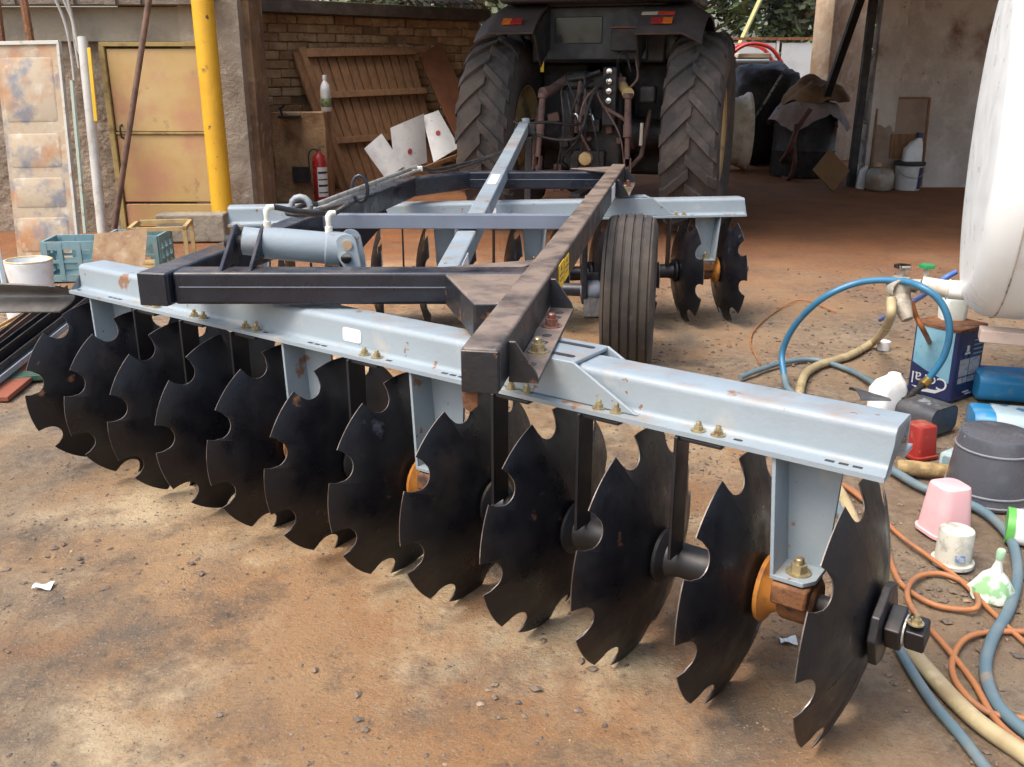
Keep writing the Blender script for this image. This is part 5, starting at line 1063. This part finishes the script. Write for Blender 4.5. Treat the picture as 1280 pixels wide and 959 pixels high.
b = NB(); sheet(b, lambda u, v: at(120, 296, Y=6.75).lerp(at(186, 289, Y=6.9), u) + V(0, -.02 - .16 * v, .02 - .28 * v), 8, 4, .012); tag(ob('plywood', b, mat('stained_plywood', (.36, .24, .13), [((.24, .13, .07), 5, .45, .6), ((.46, .36, .23), 9, .55, .7)], .8)), 'stained sheet of plywood draped over the hidden teal crate', 'plywood')
wf = thing('wooden_box', 'open yellow wooden box frame in front of the door', 'frame', at(205, 330, z=0)); m_yw = mat('yellow_wood', (.45, .31, .13), [((.34, .22, .1), 8, .45, .6)], .8)
F0 = T(-2.72, 7.3, 0) @ RZ(.2)
for x in (-.2, .2):
    for y in (-.2, .2): b = NB(); box(b, (x, y, .19), (.03, .03, .38), F0); ob('post', b, m_yw, wf)
for z in (.02, .37):
    for y in (-.2, .2): b = NB(); box(b, (0, y, z), (.43, .028, .028), F0); ob('rail', b, m_yw, wf)
    for x in (-.2, .2): b = NB(); box(b, (x, 0, z), (.028, .43, .028), F0); ob('rail', b, m_yw, wf)
b = NB(); box(b, (0, 0, .06), (.42, .42, .02), F0); ob('floor', b, m_yw, wf)
b = NB(); beam(b, at(240, 336, z=.3), at(300, 299, z=.42), .03, .05); tag(ob('yellow_bar', b, m_ypost, bev=.004), 'orange yellow bar sloping behind the corner of the black frame', 'bar')
b = NB(); box(b, (0, 0, .13), (.62, .2, .26), T(-2.96, 8.75, 0) @ RZ(.06)); tag(ob('concrete_block', b, m_lintel, bev=.02), 'mossy concrete block at the foot of the beige door', 'block')
# white tub, steel blade, iron pile
P = at(32, 376, z=0); M = T(P.x, P.y + .12, .0); t = thing('tub', 'white oval plastic tub with a dirty yellow rim', 'tub', M)
b = NB(); lathe(b, [(.10, 0), (.115, .01), (.135, .2), (.138, .25), (.128, .26), (.125, .22), (.11, .03), (0, .03)], 32, M @ Matrix.Scale(1.15, 4, (1, 0, 0))); ob('body', b, m_pwhite, t, smooth=40)
b = NB(); tube(b, [M @ V(1.15 * .133 * math.cos(k * .1963), .133 * math.sin(k * .1963), .26) for k in range(33)], .007, 6); ob('rim', b, mat('yellowed_rim', (.55, .42, .22), [((.62, .6, .52), 9, .5, .6)], .6), t, smooth=50)
q0 = at(-30, 372, Y=4.9); q1 = at(84, 374, Y=4.75)
b = NB(); sheet(b, lambda u, v: q0.lerp(q1, u) + V(-.05 * (2 * v - 1) ** 2 * (u > .9), .10 * math.sin(math.pi * v), .085 * (1 - 2 * v) * (1 - .15 * u)), 16, 8, .008); sb_ = thing('bent_blade', 'bent dark steel blade propped above the scrap irons', 'blade', V(q0.x, q0.y, 0)); ob('blade', b, mat('bare_dark_steel', (.15, .14, .13), [((.07, .065, .065), 2.5, .42, .6), ((.25, .2, .13), 6, .6, .72)], .42, metal=.4), sb_, smooth=45)
b = NB(); beam(b, V(q0.x + .1, q0.y + .1, 0), V(q0.x + .1, q0.y + .1, q0.z - .05), .05, .05); ob('prop', b, m_rust, sb_)
b = NB(); beam(b, V(q1.x - .12, q1.y + .12, 0), V(q1.x - .12, q1.y + .12, q1.z - .075), .04, .04); ob('prop', b, m_rust, sb_)
irons = [((-20, 486, .06), (125, 372, .12), .05, .03, m_grey, 'pale grey steel channel on the edge of the scrap pile'),
         ((-20, 470, .09), (110, 370, .15), .07, .04, m_dark, 'dark steel channel second in the scrap pile'),
         ((-20, 455, .12), (95, 368, .17), .06, .05, m_black, 'black steel channel resting high on the scrap pile'),
         ((-20, 438, .10), (80, 360, .17), .05, .04, mat('brown_iron', (.13, .08, .055), [((.07, .045, .035), 6, .45, .6)], .8), 'brown iron bar at the back of the scrap pile'),
         ((-20, 425, .05), (60, 380, .06), .05, .05, m_yw, 'short pale wooden stick under the steel blade')]
for a, c, w_, h_, m, lab in irons:
    A = at(*a[:2], z=a[2]); B = at(*c[:2], z=c[2]); M = frame(A, B - A); L = (B - A).length; b = NB()
    prism(b, [(-w_ / 2, -h_ / 2), (w_ / 2, -h_ / 2), (w_ / 2, h_ / 2), (w_ / 2 - .008, h_ / 2), (w_ / 2 - .008, -h_ / 2 + .008), (-w_ / 2 + .008, -h_ / 2 + .008), (-w_ / 2 + .008, h_ / 2), (-w_ / 2, h_ / 2)], L, M @ YZ)
    tag(ob('scrap_iron', b, m), lab, 'scrap iron', 'scrap irons piled on the ground')
b = NB(); beam(b, at(-20, 500, z=.02), at(75, 425, z=.03), .22, .025); tag(ob('red_board', b, mat('red_brown_board', (.24, .07, .035), [((.15, .06, .035), 4, .45, .6)], .8), bev=.004), 'red brown board lying under the scrap irons', 'board')
b = NB(); beam(b, at(-5, 474, z=.02), at(60, 468, z=.03), .10, .03); tag(ob('green_board', b, mat('green_painted', (.02, .07, .045), [((.15, .1, .06), 6, .55, .65)], .6), bev=.004), 'dark green painted scrap piece at the foot of the pile', 'scrap')
b = NB(); lathe(b, [(.09, 0), (.10, .12), (.09, .125), (0, .12)], 24, T(*at(30, 398, z=.0))); tag(ob('tub', b, m_pwhite, smooth=40), 'small upturned white tub under the steel blade', 'tub')
# small litter on the dirt
for u, v, s, lab in ((54, 732, .035, 'torn white scrap of paper lying alone on the dirt'), (985, 800, .03, 'pale crumpled chip lying under the last discs')):
    P = at(u, v, z=.006); b = NB(); sheet(b, lambda a, c: P + V((a - .5) * s * 1.6, (c - .5) * s, .006 * math.sin(a * 5 + c * 3)), 4, 3, .001); tag(ob('litter', b, m_pwhite), lab, 'litter')

# ------------------------------------------------------------------ yard beyond the shed
fn_ = thing('yard_fence', 'pale blue grey sheet metal fence with rusty top rail across the yard', 'fence', (5, 24, 0))
fy = 23.5
k = 0; x = 2.6
for x0, x1 in ((2.9, 4.6), (4.7, 6.2), (6.35, 8.1), (8.2, 9.9), (-6, -4.4), (-4.3, -2.6), (-2.5, -.8), (-.7, 1.0), (1.1, 2.8)):
    b = NB(); box(b, ((x0 + x1) / 2, fy, 1.1), (x1 - x0, .03, 2.1)); ob('panel', b, mat('fence_sheet_%d' % k, (.42, .46, .46), [((.34, .37, .37), 2, .45, .65)], .5), fn_); k += 1
    b = NB(); box(b, (x1 + .05, fy, 1.1), (.06, .06, 2.2)); ob('post', b, m_pgrey, fn_)
b = NB(); box(b, (2, fy - .03, 2.24), (16, .05, .06)); ob('top_rail', b, m_rust, fn_)
# red and cream small machine by the fence
rm = thing('red_machine', 'red and cream machine with curved guard parked before the fence', 'machine', (4.15, 18.6, 0))
b = NB(); box(b, (4.35, 18.6, 1.2), (1.2, 1.0, 1.0)); ob('body', b, m_dark, rm, bev=.05)
b = NB(); box(b, (4.45, 18.55, 1.78), (.62, .6, .10)); ob('seat', b, mat('cream_seat', (.5, .42, .3), (), .7), rm, bev=.03)
for dy in (-.3, .25):
    b = NB(); tube(b, curve([(3.9, 18.5 + dy, 1.4), (4.0, 18.5 + dy, 1.78), (4.3, 18.5 + dy, 1.98), (4.7, 18.5 + dy, 1.92), (4.95, 18.5 + dy, 1.65)], 6), .035, 8); ob('guard_rail', b, m_red, rm, smooth=50)
def wire_tower(cx, cy):
    t = thing('steel_ladder', 'slim dark steel lattice mast beyond the brick wall', 'mast', (cx, cy, 0))
    for x in (-.16, .16): b = NB(); box(b, (cx + x, cy, 2), (.04, .04, 4)); ob('leg', b, m_dark, t)
    for k in range(8): b = NB(); box(b, (cx, cy, .4 + k * .48), (.3, .03, .03)); ob('rung', b, m_dark, t)
wire_tower(-.72, 17.6)
b = NB(); tube(b, [(9.2, 29, 8.5), (4.7, 24.6, 0)], .06, 6); gw = ob('guy_pole', b, mat('bamboo', (.4, .38, .16), (), .7), smooth=40); tag(gw, 'leaning bamboo pole in the open yard before the trees', 'pole')
def tree(x, y, h_, cr, sd, m, label, name='yard_tree', leaves=5200, ls=.16):
    r = random.Random(sd); t = thing(name, label, 'tree', (x, y, 0), 'trees beyond the yard fence')
    b = NB(); tube(b, curve([(x, y, 0), (x + r.uniform(-.2, .2), y, h_ * .25), (x + r.uniform(-.3, .3), y + .1, h_ * .5), (x + r.uniform(-.3, .3), y, h_ * .8)], 4), [.22 - .012 * k for k in range(13)], 8)
    cl = []
    for k in range(46):
        a = r.uniform(0, 6.28); q = r.random() ** .5; zz = h_ * r.uniform(.22, 1.0); f = math.sin(min(1, max(.15, (zz / h_ - .1) / .9)) * math.pi) ** .5 + .15
        c = Vector((x + cr * q * f * math.cos(a), y + cr * q * f * math.sin(a), zz)); cl.append((c, r.uniform(.5, 1.0) * cr * .34))
        if k % 3 == 0: tube(b, [Vector((x, y, zz * .55)), Vector((x, y, zz * .55)).lerp(c, .5) + V(0, 0, .1), c], [.07, .05, .02], 5)
    ob('trunk', b, m_bark, t, smooth=50)
    vs = []; fs = []
    for i in range(leaves):
        c, rr = r.choice(cl); d = Vector((r.gauss(0, 1), r.gauss(0, 1), r.gauss(0, .8))).normalized() * rr * r.random() ** .45; p = c + d; s = ls * r.uniform(.6, 1.5)
        u = Vector((r.gauss(0, 1), r.gauss(0, 1), r.gauss(0, .6))).normalized(); v = u.orthogonal().normalized(); o = len(vs)
        vs += [p - u * s, p + v * s * .45, p + u * s, p - v * s * .45]; fs.append((o, o + 1, o + 2, o + 3))
    me = bpy.data.meshes.new('crown'); me.from_pydata(vs, [], fs); me.materials.append(m); link('crown', me, t)
tree(-1.6, 30, 6.5, 3.0, 11, m_leaf2, 'grey green tree rising between brick wall and tractor cab')
tree(5.2, 31, 7.0, 3.2, 12, m_leaf, 'dense dark green tree rising above the white fence panel')
tree(9.0, 32, 7.5, 3.4, 13, m_leaf2, 'lighter green tree beside the pale wall pier')
tree(1.8, 34, 7.0, 3.2, 14, m_leaf, 'green tree hidden for the most part by the tractor cab')
tree(-6.5, 33, 6.5, 3.2, 15, m_leaf, 'green tree behind the brick shed roof')
tree(13.5, 34, 7.5, 3.6, 16, m_leaf, 'green tree behind the plaster wall')
b = NB(); sheet(b, lambda u, v: (-60 + 130 * u, 44 + 4 * mnoise.noise(Vector((u * 9, v, 1))), -.2 + (3.0 + 1.0 * mnoise.fractal(Vector((u * 40, 3, 3)), 1, 2, 4)) * v), 200, 6, 3)
bk_ = ob('hedge', b, m_leaf, smooth=None); tag(bk_, 'far line of dark green wood behind the yard', 'wood', kind='stuff')
